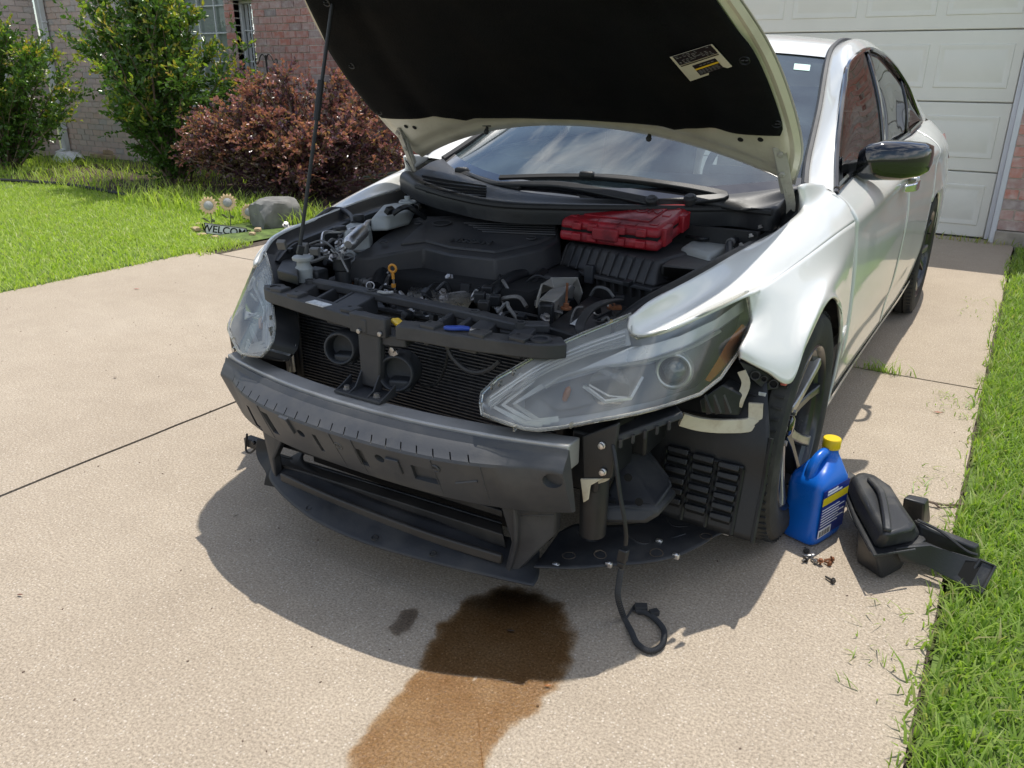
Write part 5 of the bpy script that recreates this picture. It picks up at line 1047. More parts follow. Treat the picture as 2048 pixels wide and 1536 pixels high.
# block under the cover
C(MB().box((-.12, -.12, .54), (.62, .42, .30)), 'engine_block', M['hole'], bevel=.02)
M['castalu'] = mat('cast_aluminium', (.20, .195, .185), .6, .5, var=.3, scale=20, bump=.3, dirt=(.08, .06, .045), dscale=12, dlo=.45, dhi=.7)
rb = random.Random(3)
for i in range(14):
    px, py = rb.uniform(720, 1010), rb.uniform(545, 600); p = at(px, py, z=.62+rb.uniform(-.03, .03)); q = MB()
    if i % 3: q.lathe([(.001, -.03), (.014, -.03), (.016, 0), (.012, .02), (.001, .022)], p, (rb.uniform(-1, 1), -1, rb.uniform(-.2, .6)), 12)
    else: q.box(p, (rb.uniform(.03, .07), .03, rb.uniform(.02, .05)), Matrix.Rotation(rb.uniform(-.4, .4), 3, 'Y'))
    C(q, 'engine_fitting', M[('castalu', 'black', 'black', 'rust')[i % 4] if i % 7 else 'castalu'], bevel=.003)
# embossed heat shield
hs_ = MB(); hr = [[at(a, b, z=.655) for a, b in r_] for r_ in (((822, 574), (860, 576), (900, 582), (950, 590)), ((815, 586), (855, 592), (900, 600), (945, 606)), ((812, 600), (850, 606), (895, 616), (935, 622)))]; hs_.patch(hr, 60, 28)
hs_.v = [(x, y, z+.0016*(sin(x*520)*sin(y*520))+.012*math.exp(-((x-.0)/.08)**2)) for x, y, z in hs_.v]
M['foil'] = mat('heat_shield_foil', (.62, .60, .57), .28, 1, var=.2, scale=40, dirt=(.25, .21, .17), dscale=15, dlo=.5, dhi=.8); C(hs_, 'heat_shield', M['foil'], ang=80)
q = MB(); q.patch([[at(a, b, z=.60) for a, b in r_] for r_ in (((915, 632), (945, 630), (960, 640)), ((918, 652), (945, 655), (958, 652)))], 14, 10); q.v = [(x, y, z+.003*mnoise.noise((x*90, y*90, 0))) for x, y, z in q.v]; C(q, 'heat_shield', M['foil'], ang=80)
# dipstick
M['orange'] = mat('dipstick_orange', (.62, .27, .03), .5, var=.15, dirt=(.25, .12, .03), dscale=40)
c = at(785, 537, y=-.47); q = MB(); q.ring(c, .0105, .0036, (.3, -1, 0), 24, 8); q.tube([c+V((0, 0, -.012)), c+V((.001, 0, -.03))], .0045, 8); q.tube([c+V((.001, 0, -.044)), c+V((.001, 0, -.054))], .0065, 10); C(q, 'dipstick', M['orange']); q = MB(); q.tube([c+V((.001, 0, -.03)), c+V((.002, .01, -.11))], .003, 7); C(q, 'dipstick_tube', M['steel'])
# silver air conditioning line with muffler can
ZA = .80
def T(pts, r, mt, nm, z=ZA, n=8, sm=30): q = MB(); q.tube([at(p[0], p[1], z=p[2] if len(p) > 2 else z) for p in pts], r, n, smooth=sm); return C(q, nm, M[mt])
T([(676, 518, .72), (684, 500, .76), (692, 492, .775), (702, 485, .78)], .011, 'alu', 'ac_line'); q = MB(); a, b = at(697, 489, z=.782), at(727, 460, z=.80); q.tube([a.lerp(b, -.02), a.lerp(b, .06), a.lerp(b, .12), a.lerp(b, .88), a.lerp(b, .94), b], lambda t: interp(t, [0, .2, .4, .6, .8, 1], [.012, .02, .022, .022, .02, .012]), 18); C(q, 'ac_muffler', M['alu'])
T([(725, 462), (733, 448), (742, 443), (760, 440), (785, 437), (804, 434)], .009, 'alu', 'ac_line'); q = MB(); q.tube([at(752, 441, z=.80), at(758, 440, z=.80)], .013, 12); C(q, 'line_clamp', M['rubber'])
T([(644, 505, .74), (645, 475, .78), (651, 465, .79), (680, 463, .79), (705, 458, .80), (735, 447, .80)], .0055, 'alu', 'ac_pipe')
T([(642, 520, .72), (630, 500, .74), (622, 470, .77), (620, 452, .79), (640, 432, .81), (662, 419, .82), (685, 420, .82), (702, 432, .81), (707, 446, .80)], .0085, 'black', 'coolant_hose')
T([(785, 428, .83), (800, 418, .845), (815, 414, .845), (830, 422, .83), (850, 436, .80)], .009, 'black', 'vacuum_hose'); q = MB(); q.box(at(779, 421, z=.84), (.02, .03, .024), Matrix.Rotation(.6, 3, 'Y')); C(q, 'hose_fitting', M['black'], bevel=.004)
T([(650, 525, .72), (670, 527, .71), (690, 526, .71)], .010, 'black', 'radiator_hose')
# white reservoirs and caps
M['tank'] = mat('translucent_tank', (.36, .38, .37), .45, var=.1, scale=8, dirt=(.33, .31, .25), dscale=8, dlo=.5, dhi=.8)
def tank(loop, z1, z0, nm='reservoir', inset=.0):
    t_ = [at(a, b, z=z1) for a, b in loop]; c = sum(t_, V())/len(t_); return C(MB().hexa([V((p.x+(p.x-c.x)*.15, p.y+(p.y-c.y)*.1, z0)) for p in t_], t_), nm, M['tank'], bevel=.012, seg=3)
tank([(742, 434), (765, 409), (790, 405), (826, 408), (815, 423), (775, 433)], .82, .775); q = MB(); q.ring(at(815, 404, z=.84), .027, .004, (0, 0, 1), 24, 6); q.lathe([(.026, 0), (.026, .006), (.01, .008), (.01, .02), (.001, .021)], at(815, 404, z=.836), (0, 0, 1), 20); C(q, 'strut_tower_cap', M['tank'])
tank([(686, 452), (700, 443), (742, 446), (735, 460), (690, 462)], .80, .73); q = MB(); q.lathe([(.017, 0), (.019, .004), (.019, .016), (.014, .02), (.001, .02)], at(718, 441, z=.805), (0, 0, 1), 20); C(q, 'reservoir_cap', M['black'])
q = MB(); q.lathe([(.021, 0), (.021, .006), (.016, .010), (.001, .010)], at(680, 458, z=.80), (0, 0, 1), 20); C(q, 'brake_fluid_cap', M['black'])
tank([(668, 480), (682, 472), (722, 474), (716, 498), (672, 500)], .745, .66)
tank([(1362, 492), (1388, 476), (1440, 467), (1497, 472), (1470, 490), (1420, 508)], .785, .66); q = MB(); q.lathe([(.030, -.004), (.030, .008), (.026, .012), (.024, .006), (.001, .006)], at(1436, 466, z=.79), (0, 0, 1), 22); C(q, 'reservoir_neck', M['tank'])
C(MB().hexa([at(a, b, z=.70) for a, b in ((1320, 565), (1400, 560), (1420, 510), (1345, 505))], [at(a, b, z=.765) for a, b in ((1322, 530), (1400, 540), (1440, 512), (1362, 500))]), 'fuse_box', M['cover'], bevel=.008)
q = MB(); q.patch([[at(a, b, z=.80) for a, b in r_] for r_ in (((1365, 452), (1400, 448), (1430, 462)), ((1372, 470), (1405, 476), (1425, 474)))], 8, 6); C(q, 'strut_brace', M['black'], solid=.008)
q = MB(); q.lathe([(.034, -.02), (.036, 0), (.03, .012), (.02, .013), (.02, .004), (.001, .004)], at(1392, 458, z=.80), (0, 0, 1), 22); C(q, 'strut_mount', M['black'])
# washer neck and black box behind the support, right side
q = MB(); q.lathe([(.001, -.05), (.024, -.05), (.026, -.012), (.020, -.004), (.018, .01), (.030, .013), (.031, .020), (.028, .023), (.001, .024)], at(607, 528, z=.745), (0, 0, 1), 24); C(q, 'washer_neck', M['tank'])
C(MB().box(at(633, 555, z=.70), (.055, .05, .055)), 'relay_box', M['black'], bevel=.007)
q = MB(); q.lathe([(.024, -.07), (.022, -.02), (.026, -.016), (.026, .012), (.030, .014), (.030, .018), (.023, .018), (.021, -.01), (.001, -.01)], at(684, 527, z=.74), (0, 0, 1), 24); C(q, 'filler_neck', M['black']); T([(690, 560, .68), (668, 568, .67), (655, 578, .66)], .022, 'black', 'water_neck', n=12)
q = MB(); q.prism([at(a, b, z=.705) for a, b in ((556, 560), (575, 520), (600, 528), (598, 572))], (.0, .0, .03)); C(q, 'lamp_bracket', M['black'], bevel=.004)
for k in range(4): C(MB().box(at(720+k*9, 562+k*3, z=.66), (.012, .06, .03), Matrix.Rotation(.3, 3, 'Z')), 'alternator_fin', M['castalu'], bevel=.002)
q = MB(); q.lathe([(.04, -.03), (.045, 0), (.04, .03), (.001, .032)], at(728, 580, z=.63), (.3, -1, .4), 22); C(q, 'alternator', M['rust'])
T([(775, 520, .70), (765, 540, .69), (758, 560, .67), (752, 575, .66)], .019, 'black', 'thermostat_hose', n=12); T([(780, 545, .68), (772, 570, .66), (778, 590, .64)], .008, 'steel', 'pipe')
# hoses right of the engine
T([(1060, 540, .70), (1020, 560, .69), (985, 585, .68), (955, 605, .66)], .021, 'black', 'intake_hose', n=14); T([(1088, 545, .70), (1060, 570, .68), (1050, 600, .64)], .015, 'black', 'heater_hose', n=12)
T([(985, 603, .66), (1000, 625, .64), (1015, 645, .62)], .008, 'alu', 'pipe')
for px, py in ((960, 595), (975, 582), (990, 600), (968, 612)): C(MB().box(at(px, py, z=.69), (.03, .026, .03), Matrix.Rotation(.4, 3, 'Z')), 'connector', M['black'], bevel=.004)
q = MB(); q.lathe([(.028, -.04), (.03, 0), (.024, .02), (.001, .022)], at(1035, 618, z=.63), (.4, -1, .3), 20); q.ring(at(1045, 620, z=.635), .028, .004, (.4, -1, .3), 20, 6); C(q, 'hose_clamp', M['castalu'])
# hood latch bundle in the support opening
for i in range(9): q = MB(); q.lathe([(.012, -.012), (.014, 0), (.009, .014), (.001, .015)], at(800+rb.uniform(-8, 60), 612+rb.uniform(-14, 22), z=.66+rb.uniform(-.02, .02)), (rb.uniform(-1, 1), -1, .3), 10); C(q, 'latch_piece', M['black'])
C(MB().strip([at(790, 640, z=.688), at(800, 648, z=.69), at(815, 652, z=.69)], .022, .012, smooth=6), 'latch_lever', M['yellow'], bevel=.004)
# ---- air filter box, battery, control unit
AB = [at(1122, 488, z=.762), at(1312, 528, z=.762)]; xv = (AB[1]-AB[0]); xv.z = 0; Lx = xv.length; xv.normalize(); yv = V((-xv.y, xv.x, 0)); A0 = AB[0]
def ab(u, v, z): p = A0+xv*u*Lx+yv*v; return V((p.x, p.y, z))
ax_ = MB().hexa([ab(-.02, -.02, .70), ab(1.04, -.02, .70), ab(1.04, .30, .70), ab(-.02, .30, .70)], [ab(.02, .02, .768), ab(.98, .02, .768), ab(.98, .29, .775), ab(.02, .29, .775)]); abx = C(ax_, 'air_filter_box', M['cover'], bevel=.01, seg=3)
MB().hexa([ab(-.03, -.035, .688), ab(1.05, -.035, .688), ab(1.05, .31, .688), ab(-.03, .31, .688)], [ab(-.03, -.035, .70), ab(1.05, -.035, .70), ab(1.05, .31, .70), ab(-.03, .31, .70)]).build('box_flange', M['cover'], abx, bevel=.003)
MB().hexa([ab(.12, .0, .50), ab(.95, .0, .50), ab(.95, .28, .50), ab(.12, .28, .50)], [ab(.05, -.015, .688), ab(1.0, -.015, .688), ab(1.0, .29, .688), ab(.05, .29, .688)]).build('box_base', M['cover'], abx, bevel=.01)
for k in range(11):
    u = .05+k*.088; MB().hexa([ab(u, -.024, .702), ab(u+.012, -.024, .702), ab(u+.012, .0, .702), ab(u, .0, .702)], [ab(u, .004, .762), ab(u+.012, .004, .762), ab(u+.012, .02, .768), ab(u, .02, .768)]).build('box_rib', M['cover'], abx, bevel=.001)
    MB().hexa([ab(u, -.03, .66), ab(u+.008, -.03, .66), ab(u+.008, .0, .66), ab(u, .0, .66)], [ab(u, -.034, .688), ab(u+.008, -.034, .688), ab(u+.008, .0, .688), ab(u, .0, .688)]).build('box_rib', M['cover'], abx)
for u in (.42, ): MB().box(ab(u, -.035, .70), (.03, .02, .055)).build('box_clasp', M['grey'], abx, bevel=.003)
C(MB().hexa([at(a, b, z=.66) for a, b in ((1085, 575), (1150, 590), (1165, 555), (1105, 540))], [at(a, b, z=.70) for a, b in ((1082, 550), (1150, 562), (1165, 540), (1105, 530))]), 'intake_snout', M['cover'], bevel=.01)
bt = [at(a, b, z=.665) for a, b in ((1092, 652), (1172, 676), (1256, 612), (1180, 590))]; bat = C(MB().hexa([p+V((0, 0, -.16)) for p in bt], bt), 'battery', M['black'], bevel=.006)
q = MB(); q.strip([at(1165, 675, z=.69), at(1160, 650, z=.715), at(1180, 620, z=.73), at(1210, 605, z=.73), at(1240, 600, z=.70)], .022, .008, up=(0, 0, 1), smooth=16); q.build('battery_strap', M['rubber'], bat, bevel=.002)
p = [at(a, b, z=.668) for a, b in ((1140, 648), (1160, 654), (1172, 640), (1160, 634))]; MB().prism(p, (0, 0, .0008)).build('battery_label', M['sticker'], bat)
for px, py in ((1222, 617), (1225, 652)): q = MB(); q.lathe([(.012, 0), (.011, .014), (.001, .015)], at(px, py, z=.672), (0, 0, 1), 14); q.box(at(px+8, py-2, z=.682), (.035, .018, .012), Matrix.Rotation(.5, 3, 'Z')); q.build('terminal', M['rust' if px == 1222 else 'yellow'], bat, bevel=.003)
M['dustymetal'] = mat('dusty_metal', (.27, .265, .25), .65, .35, var=.2, scale=15, dirt=(.33, .29, .22), dscale=8, dlo=.4, dhi=.75)
C(MB().hexa([at(a, b, z=.64) for a, b in ((1078, 640), (1112, 645), (1150, 590), (1118, 580))], [at(a, b, z=.715) for a, b in ((1078, 598), (1108, 604), (1148, 568), (1118, 562))]), 'engine_control_unit', M['dustymetal'], bevel=.004)
C(MB().strip([at(1074, 605, z=.73), at(1082, 578, z=.74), at(1105, 566, z=.745), at(1150, 562, z=.745), at(1158, 580, z=.72), at(1152, 600, z=.68)], .03, .004, up=(.3, 1, 0), smooth=0), 'unit_bracket', M['dustymetal'], bevel=.001)
C(MB().box(at(1092, 632, z=.68), (.04, .03, .07), Matrix.Rotation(.4, 3, 'Z')), 'unit_plug', M['black'], bevel=.006)
q = MB(); q.lathe([(.015, 0), (.015, .005), (.008, .006), (.0075, .016), (.0032, .017), (.0032, .07), (.001, .071)], at(1132, 618, z=.68), (.02, 0, 1), 12); C(q, 'hold_down_rod', M['rust'])
# dark brake lines and looms scattered behind the support
for i in range(10):
    x0 = rb.uniform(-.40, .38); pts = [V((x0, -.56, rb.uniform(.60, .68))), V((x0+rb.uniform(-.1, .1), -.50, rb.uniform(.60, .70))), V((x0+rb.uniform(-.15, .15), -.42, rb.uniform(.58, .68)))]; q = MB(); q.tube(pts, rb.uniform(.004, .010), 7, smooth=12); C(q, 'loom', M['black'])
C(MB().box((0, -.545, .47), (.80, .05, .38)), 'fan_shroud', M['black'], bevel=.01)

# ---- clutter of the bay: looms, clips, sensors, bolts
M['midgrey'] = mat('grey_fitting', (.13, .13, .125), .55, var=.25, scale=20, dirt=(.20, .18, .15), dscale=15, dlo=.5, dhi=.8)
rc = random.Random(17)
def zone(x0, x1, y0, y1, z0, z1, n, mats, big=1):
    for i in range(n):
        p = at(rc.uniform(x0, x1), rc.uniform(y0, y1), z=rc.uniform(z0, z1)); k = rc.random(); q = MB(); mt = rc.choice(mats); nm = 'sensor'
        if k < .3: q.box(p, (rc.uniform(.012, .03)*big, rc.uniform(.012, .025)*big, rc.uniform(.012, .03)*big), Matrix.Rotation(rc.uniform(-.6, .6), 3, 'Z')@Matrix.Rotation(rc.uniform(-.5, .5), 3, 'X')); nm = 'plug'
        elif k < .5: r_ = rc.uniform(.005, .010)*big; q.lathe([(r_*1.5, 0), (r_*1.5, .003), (r_, .004), (r_, .012), (.001, .013)], p, (rc.uniform(-.6, .6), rc.uniform(-1, .2), 1), 6); nm = 'bolt'; mt = 'steel'
        elif k < .85: 
            d = V((rc.uniform(-.07, .07), rc.uniform(-.05, .05), rc.uniform(-.01, .03)))*big; q.tube([p-d, p-d*.3+V((rc.uniform(-.015, .015), 0, rc.uniform(0, .02))), p+d*.4+V((0, rc.uniform(-.015, .015), rc.uniform(-.01, .015))), p+d+V((0, 0, -.02))], rc.uniform(.0025, .006), 6, smooth=14); nm = 'wire'
        else: q.ring(p, rc.uniform(.010, .016), .0025, (rc.uniform(-1, 1), rc.uniform(-1, 1), .6), 16, 6); nm = 'hose_band'; mt = 'steel'
        C(q, nm, M[mt], bevel=.0015 if nm == 'plug' else 0)
zone(640, 720, 465, 525, .70, .77, 34, ['black', 'black', 'midgrey', 'castalu'])
zone(560, 640, 450, 520, .72, .80, 14, ['black', 'midgrey'])
zone(700, 1000, 545, 605, .62, .69, 46, ['black', 'midgrey', 'castalu', 'black', 'steel'])
zone(960, 1090, 530, 640, .62, .70, 34, ['black', 'midgrey', 'castalu', 'black'])
zone(1100, 1240, 585, 650, .672, .69, 14, ['black', 'midgrey', 'black'], .8)
zone(800, 900, 600, 640, .63, .68, 16, ['black', 'midgrey', 'steel'])
zone(1230, 1400, 490, 570, .70, .74, 12, ['black', 'midgrey'])
# wiring trunk along both inner fenders with tape bands
for s_ in (-1, 1):
    pts = [V((s_*(.60+.02*sin(k*2.1)), -.50+k*.13, .70+.018*k+.012*sin(k*1.7))) for k in range(7)]; q = MB(); q.tube(pts, .011, 8, smooth=40); w_ = C(q, 'wiring_trunk', M['black'])
    for k in range(1, 6): q = MB(); q.tube([pts[k]+V((0, -.008, 0)), pts[k]+V((0, .008, .001))], .013, 8); q.build('tape_band', M['midgrey'] if k % 2 else M['rubber'], w_)
    for k in range(9):
        p = V((s_*.635, -.46+k*.09, .735+.012*k)); q = MB(); q.lathe([(.008, 0), (.008, .003), (.0055, .004), (.0055, .009), (.001, .01)], p, (-s_*.4, 0, 1), 6); C(q, 'bolt', M['steel'])
# ================================================================ loose things on and around the car
# red tool case on the air filter box
M['redcase'] = mat('red_case_plastic', (.33, .012, .02), .42, var=.15, scale=8, bump=.12, bscale=150, dirt=(.075, .012, .016), dscale=9, dlo=.45, dhi=.75)
tc_ = [at(1117, 480, z=.779), at(1316, 506, z=.779)]; cx = (tc_[1]-tc_[0]); cx.z = 0; W_ = cx.length; cx.normalize(); cy = V((-cx.y, cx.x, 0)); D_ = .26; tilt = .16
case = tag(empty('tool_case', tc_[0]), 'red plastic tool case lying on the black air filter box', 'tool case')
O_ = tc_[0].copy()
def cp3(u, v, z): p = cx*u*W_+cy*v*D_; return V((p.x, p.y, z+v*D_*tilt))
def cbox(u0, u1, v0, v1, z0, z1, nm, mt=None, bev=.006, ins=0):
    c = lambda z, i: [cp3(u0+i, v0+i, z), cp3(u1-i, v0+i, z), cp3(u1-i, v1-i, z), cp3(u0+i, v1-i, z)]
    return MB().hexa(c(z0, 0), c(z1, ins)).build(nm, mt or M['redcase'], case, bevel=bev, seg=3)
cbox(0, 1, 0, 1, 0, .033, 'case_base', bev=.012); cbox(.004, .996, .004, .996, .0365, .066, 'case_lid', bev=.012, ins=.012); cbox(.02, .98, .02, .98, .03, .04, 'seam', M['hole'], 0)
cbox(.17, .83, .2, .8, .066, .070, 'lid_panel', bev=.003)
for u in (.14, .3, .58, .78):
    cbox(u, u+.1, -.03, .05, .008, .030, 'corner_rib', bev=.004); cbox(u, u+.1, -.025, .06, .040, .062, 'corner_rib', bev=.004)
for u, v in ((.06, .12), (.06, .45), (.06, .75), (.86, .12), (.86, .45), (.86, .75), (.3, .03), (.52, .03), (.68, .03), (.3, .90), (.55, .90)): cbox(u, u+.075, v, v+.075, .0655, .0685, 'grip_pad', bev=.003)
cbox(.36, .62, -.05, .02, .018, .056, 'latch', bev=.006); cbox(.97, 1.03, .1, .3, .008, .06, 'corner_rib', bev=.004); cbox(.97, 1.03, .6, .8, .008, .06, 'corner_rib', bev=.004)
text('TEKTON', .052, frameM(cp3(.52, .52, .0712), cx, (0, -tilt, 1)), mat('case_lettering', (.16, .008, .012), .5), case, ext=.002, bold=.0012)
# blue handled pliers on the support
M['bluegrip'] = mat('blue_grip', (.02, .06, .32), .4, var=.1)
pl = tag(empty('pliers', at(925, 657, z=.70)), 'blue handled pliers lying on the radiator support', 'pliers'); pc = V(pl.location)
pp = [at(889, 655, z=.706), at(905, 656, z=.708), at(925, 656, z=.708), at(940, 658, z=.706)]; MB().strip([p-pc for p in pp], lambda t: .012+.006*sin(pi*t), .009, smooth=10).build('handle', M['bluegrip'], pl, bevel=.003); MB().strip([at(938, 658, z=.705)-pc, at(950, 661, z=.703)-pc, at(958, 660, z=.70)-pc], .014, .007).build('jaw', M['steel'], pl, bevel=.002)

# blue coolant jug
M['blue'] = mat('blue_jug_plastic', (.004, .125, .56), .3, var=.06, scale=6, bump=.08, bscale=30); M['cap'] = mat('yellow_cap', (.80, .56, .01), .35, var=.05); M['lblblue'] = mat('label_blue', (.01, .03, .22), .4); M['lblyel'] = mat('label_yellow', (.80, .62, .02), .4); M['lblwht'] = mat('label_white', (.85, .86, .87), .4)
jb = (at(1575, 1080, z=0)+at(1618, 1098, z=0)+at(1655, 1058, z=0))/3+V((-.005, .045, 0))
jug = tag(empty('coolant_jug', jb), 'blue plastic jug with yellow cap standing beside the front tyre', 'jug'); jug.rotation_euler = (0, 0, -.32); jug.scale = (.95, .95, .95)
def rr(w, d, z, ox=0, e=.38, n=36):
    o = []
    for k in range(n):
        a = 2*pi*k/n; c, s = cos(a), sin(a); o.append((ox+w/2*abs(c)**e*(1 if c > 0 else -1), d/2*abs(s)**e*(1 if s > 0 else -1), z))
    return o
jm = MB(); JS = [rr(.105, .155, .002), rr(.118, .17, .008), rr(.122, .175, .02), rr(.120, .172, .06), rr(.119, .171, .068), rr(.120, .172, .076), rr(.120, .172, .12), rr(.1185, .170, .128), rr(.12, .172, .136), rr(.121, .174, .178), rr(.118, .168, .196), rr(.105, .148, .214)]
def sh(l, dy): return [(x, y+dy, z) for x, y, z in l]
JS += [sh(rr(.086, .108, .232, e=.5), .018), sh(rr(.064, .072, .250, e=.7), .034), sh(rr(.050, .050, .264, e=1), .042), sh(rr(.046, .046, .274, e=1), .043), sh(rr(.046, .046, .288, e=1), .043)]
vs = sum(JS, []); n = 36; jm.add(vs, [(i*n+k, i*n+(k+1) % n, (i+1)*n+(k+1) % n, (i+1)*n+k) for i in range(len(JS)-1) for k in range(n)]+[tuple(range(n-1, -1, -1)), tuple(range((len(JS)-1)*n, len(JS)*n))])
jm.build('bottle', M['blue'], jug, ang=50)
MB().tube([(0, .030, .266), (0, .005, .272), (0, -.028, .262), (0, -.050, .236), (0, -.056, .205), (0, -.052, .18)], lambda t: .0135+.006*t, 12, smooth=20).build('handle', M['blue'], jug, ang=60)
q = MB(); q.lathe([(.0245, .283), (.0265, .285), (.0265, .307), (.0245, .310), (.001, .310)], (0, .043, 0), (0, 0, 1), 40); q.build('cap', M['cap'], jug, ang=40); q = MB()
q.ring((0, .043, .281), .024, .003, (0, 0, 1), 30, 6); q.build('cap_ring', M['cap'], jug)
def jl(y0, y1, z0, z1, mt, nm='label', d=.0): MB().box((.0605+d, (y0+y1)/2, (z0+z1)/2), (.001, y1-y0, z1-z0)).build(nm, mt, jug)
jl(-.072, .072, .03, .19, M['lblblue']); jl(-.07, .07, .14, .165, M['lblyel'], d=.0008); jl(-.07, .0, .031, .058, M['lblwht'], d=.0008)
for i in range(7): jl(-.066, .03+.03*(i % 2), .066+i*.0095, .069+i*.0095, M['lblwht'], 'label_text', .0009)
for i, w in enumerate((.05, .035)): jl(-.05, -.05+w*1.6, .17+i*.009, .176+i*.009, M['lblwht'], 'label_text', .0009)
for i in range(12): jl(-.064+i*.005, -.0615+i*.005-(i % 3)*.0006, .034, .052, M['hole'], 'label_text', .0014)

# black air intake housing lying half on the grass
M['intake'] = mat('intake_plastic', (.026, .027, .029), .42, var=.2, scale=8, bump=.15, bscale=220, dirt=(.085, .08, .07), dscale=7, dlo=.5, dhi=.8)
ih = tag(empty('air_intake_housing', at(1755, 1160, z=0)), 'black plastic air intake housing with snorkel lying at the lawn edge', 'air intake'); ic = V(ih.location)
def ihx(bot, top, nm, bev=.008, mt='intake', seg=3): return MB().hexa([at(a, b, z=z)-ic for a, b, z in bot], [at(a, b, z=z)-ic for a, b, z in top]).build(nm, M[mt], ih, bevel=bev, seg=seg)
FLg = [(1682, 985), (1700, 1035), (1738, 1104), (1752, 1116), (1830, 1100), (1852, 1082), (1822, 1040), (1790, 990), (1750, 960), (1715, 952)]
ihx([(a, b, .088) for a, b in FLg], [(a, b-3, .096) for a, b in FLg], 'flange', .002)
DM = [(1690, 975), (1708, 1022), (1746, 1092), (1758, 1100), (1826, 1086), (1843, 1070), (1815, 1030), (1785, 985), (1748, 958), (1718, 952)]
DT = [(1704, 952), (1724, 990), (1765, 1064), (1776, 1070), (1822, 1056), (1830, 1046), (1806, 1012), (1780, 970), (1750, 950), (1722, 944)]
ihx([(a, b, .096) for a, b in DM], [(a, b, .155) for a, b in DT], 'dome', .012)
MB().strip([at(1740, 958, z=.16)-ic, at(1762, 985, z=.166)-ic, at(1772, 1030, z=.166)-ic, at(1775, 1062, z=.158)-ic], .02, .014, smooth=14).build('dome_ridge', M['intake'], ih, bevel=.005)
ihx([(1712, 1125, .004), (1765, 1160, .0), (1800, 1140, .0), (1818, 1112, .01), (1745, 1070, .01)], [(1712, 1048, .088), (1748, 1108, .088), (1822, 1096, .088), (1826, 1088, .088), (1735, 1040, .088)], 'lower_box', .008)
ihx([(1800, 1045, .0), (1845, 1060, .0), (1862, 1038, .0), (1815, 1015, .0)], [(1806, 996, .115), (1850, 1008, .11), (1858, 996, .11), (1818, 988, .115)], 'side_block', .006)
ihx([(1828, 1070, .05), (1840, 1098, .05), (1952, 1130, .03), (1962, 1112, .03)], [(1826, 1036, .125), (1838, 1048, .125), (1948, 1096, .095), (1962, 1088, .095)], 'resonator_block', .008)
# snorkel: tapering duct with an open mouth
sn = [[(1790, 1096, .10), (1800, 1122, .055), (1850, 1118, .05), (1850, 1086, .10)], [(1860, 1092, .10), (1850, 1128, .045), (1890, 1142, .04), (1905, 1104, .095)], [(1930, 1110, .09), (1905, 1158, .03), (1940, 1176, .03), (1968, 1124, .085)], [(1960, 1120, .088), (1928, 1168, .026), (1962, 1186, .022), (1990, 1132, .08)]]
S = [[at(a, b, z=z)-ic for a, b, z in r_] for r_ in sn]; q = MB(); vs = sum(S, []); q.add(vs, [(i*4+k, i*4+(k+1) % 4, i*4+4+(k+1) % 4, i*4+4+k) for i in range(3) for k in range(4)]); q.build('snorkel', M['intake'], ih, solid=.004, bevel=.004)
q = MB(); L4 = S[3]+[S[3][0]]; q.tube([p for p in L4], .005, 6); q.build('snorkel_rim', M['intake'], ih)
cmn = sum(S[2], V())/4; MB().add([p.lerp(cmn, .1) for p in S[2]], [(0, 1, 2, 3)]).build('snorkel_inside', M['hole'], ih)
MB().tube([at(1835, 1040, z=.13)-ic, at(1880, 1062, z=.122)-ic, at(1930, 1100, z=.10)-ic, at(1955, 1110, z=.095)-ic], .004, 6, smooth=12).build('rib', M['intake'], ih)
MB().tube([at(1690, 985, z=.10)-ic, at(1712, 1045, z=.10)-ic, at(1748, 1112, z=.10)-ic, at(1830, 1099, z=.10)-ic], .0035, 6).build('rib', M['intake'], ih)
ihx([(1678, 975, .05), (1690, 985, .05), (1712, 965, .05), (1700, 955, .05)], [(1676, 955, .09), (1690, 965, .09), (1712, 950, .09), (1700, 943, .09)], 'hose_collar', .004)
for k in range(5): MB().tube([at(1680+k*4, 972-k*4, z=.092)-ic, at(1680+k*4, 955-k*3, z=.10)-ic], .0025, 5).build('collar_tooth', M['intake'], ih)

# bolts and push clips laid out on the concrete
def bolt(px, py, rz, lay, long=.018, nm='bolt', lab='', mt='steel'):
    p = at(px, py, z=0); root = tag(empty(nm, p), lab, 'bolt', 'fasteners laid out on the concrete'); R = Matrix.Rotation(rz, 4, 'Z')@(Matrix.Rotation(pi/2*.93, 4, 'X') if lay else Matrix.Identity(4)); z0 = .006 if lay else long
    h = MB(); h.lathe([(.0085, 0), (.0088, .0015), (.0058, .002), (.0058, .007), (.001, .0075)], (0, 0, 0), (0, 0, 1), 12); s_ = MB(); s_.lathe([(.001, -long), (.0028, -long), (.0034, -.001), (.0034, 0)], (0, 0, 0), (0, 0, 1), 8)
    for m_, n_ in ((h, 'head'), (s_, 'shank')): m_.xf(Matrix.Translation((0, 0, z0+.002))@R); m_.build(n_, M[mt], root)
M['darksteel'] = mat('dark_bolt', (.09, .085, .08), .5, .7, var=.3)
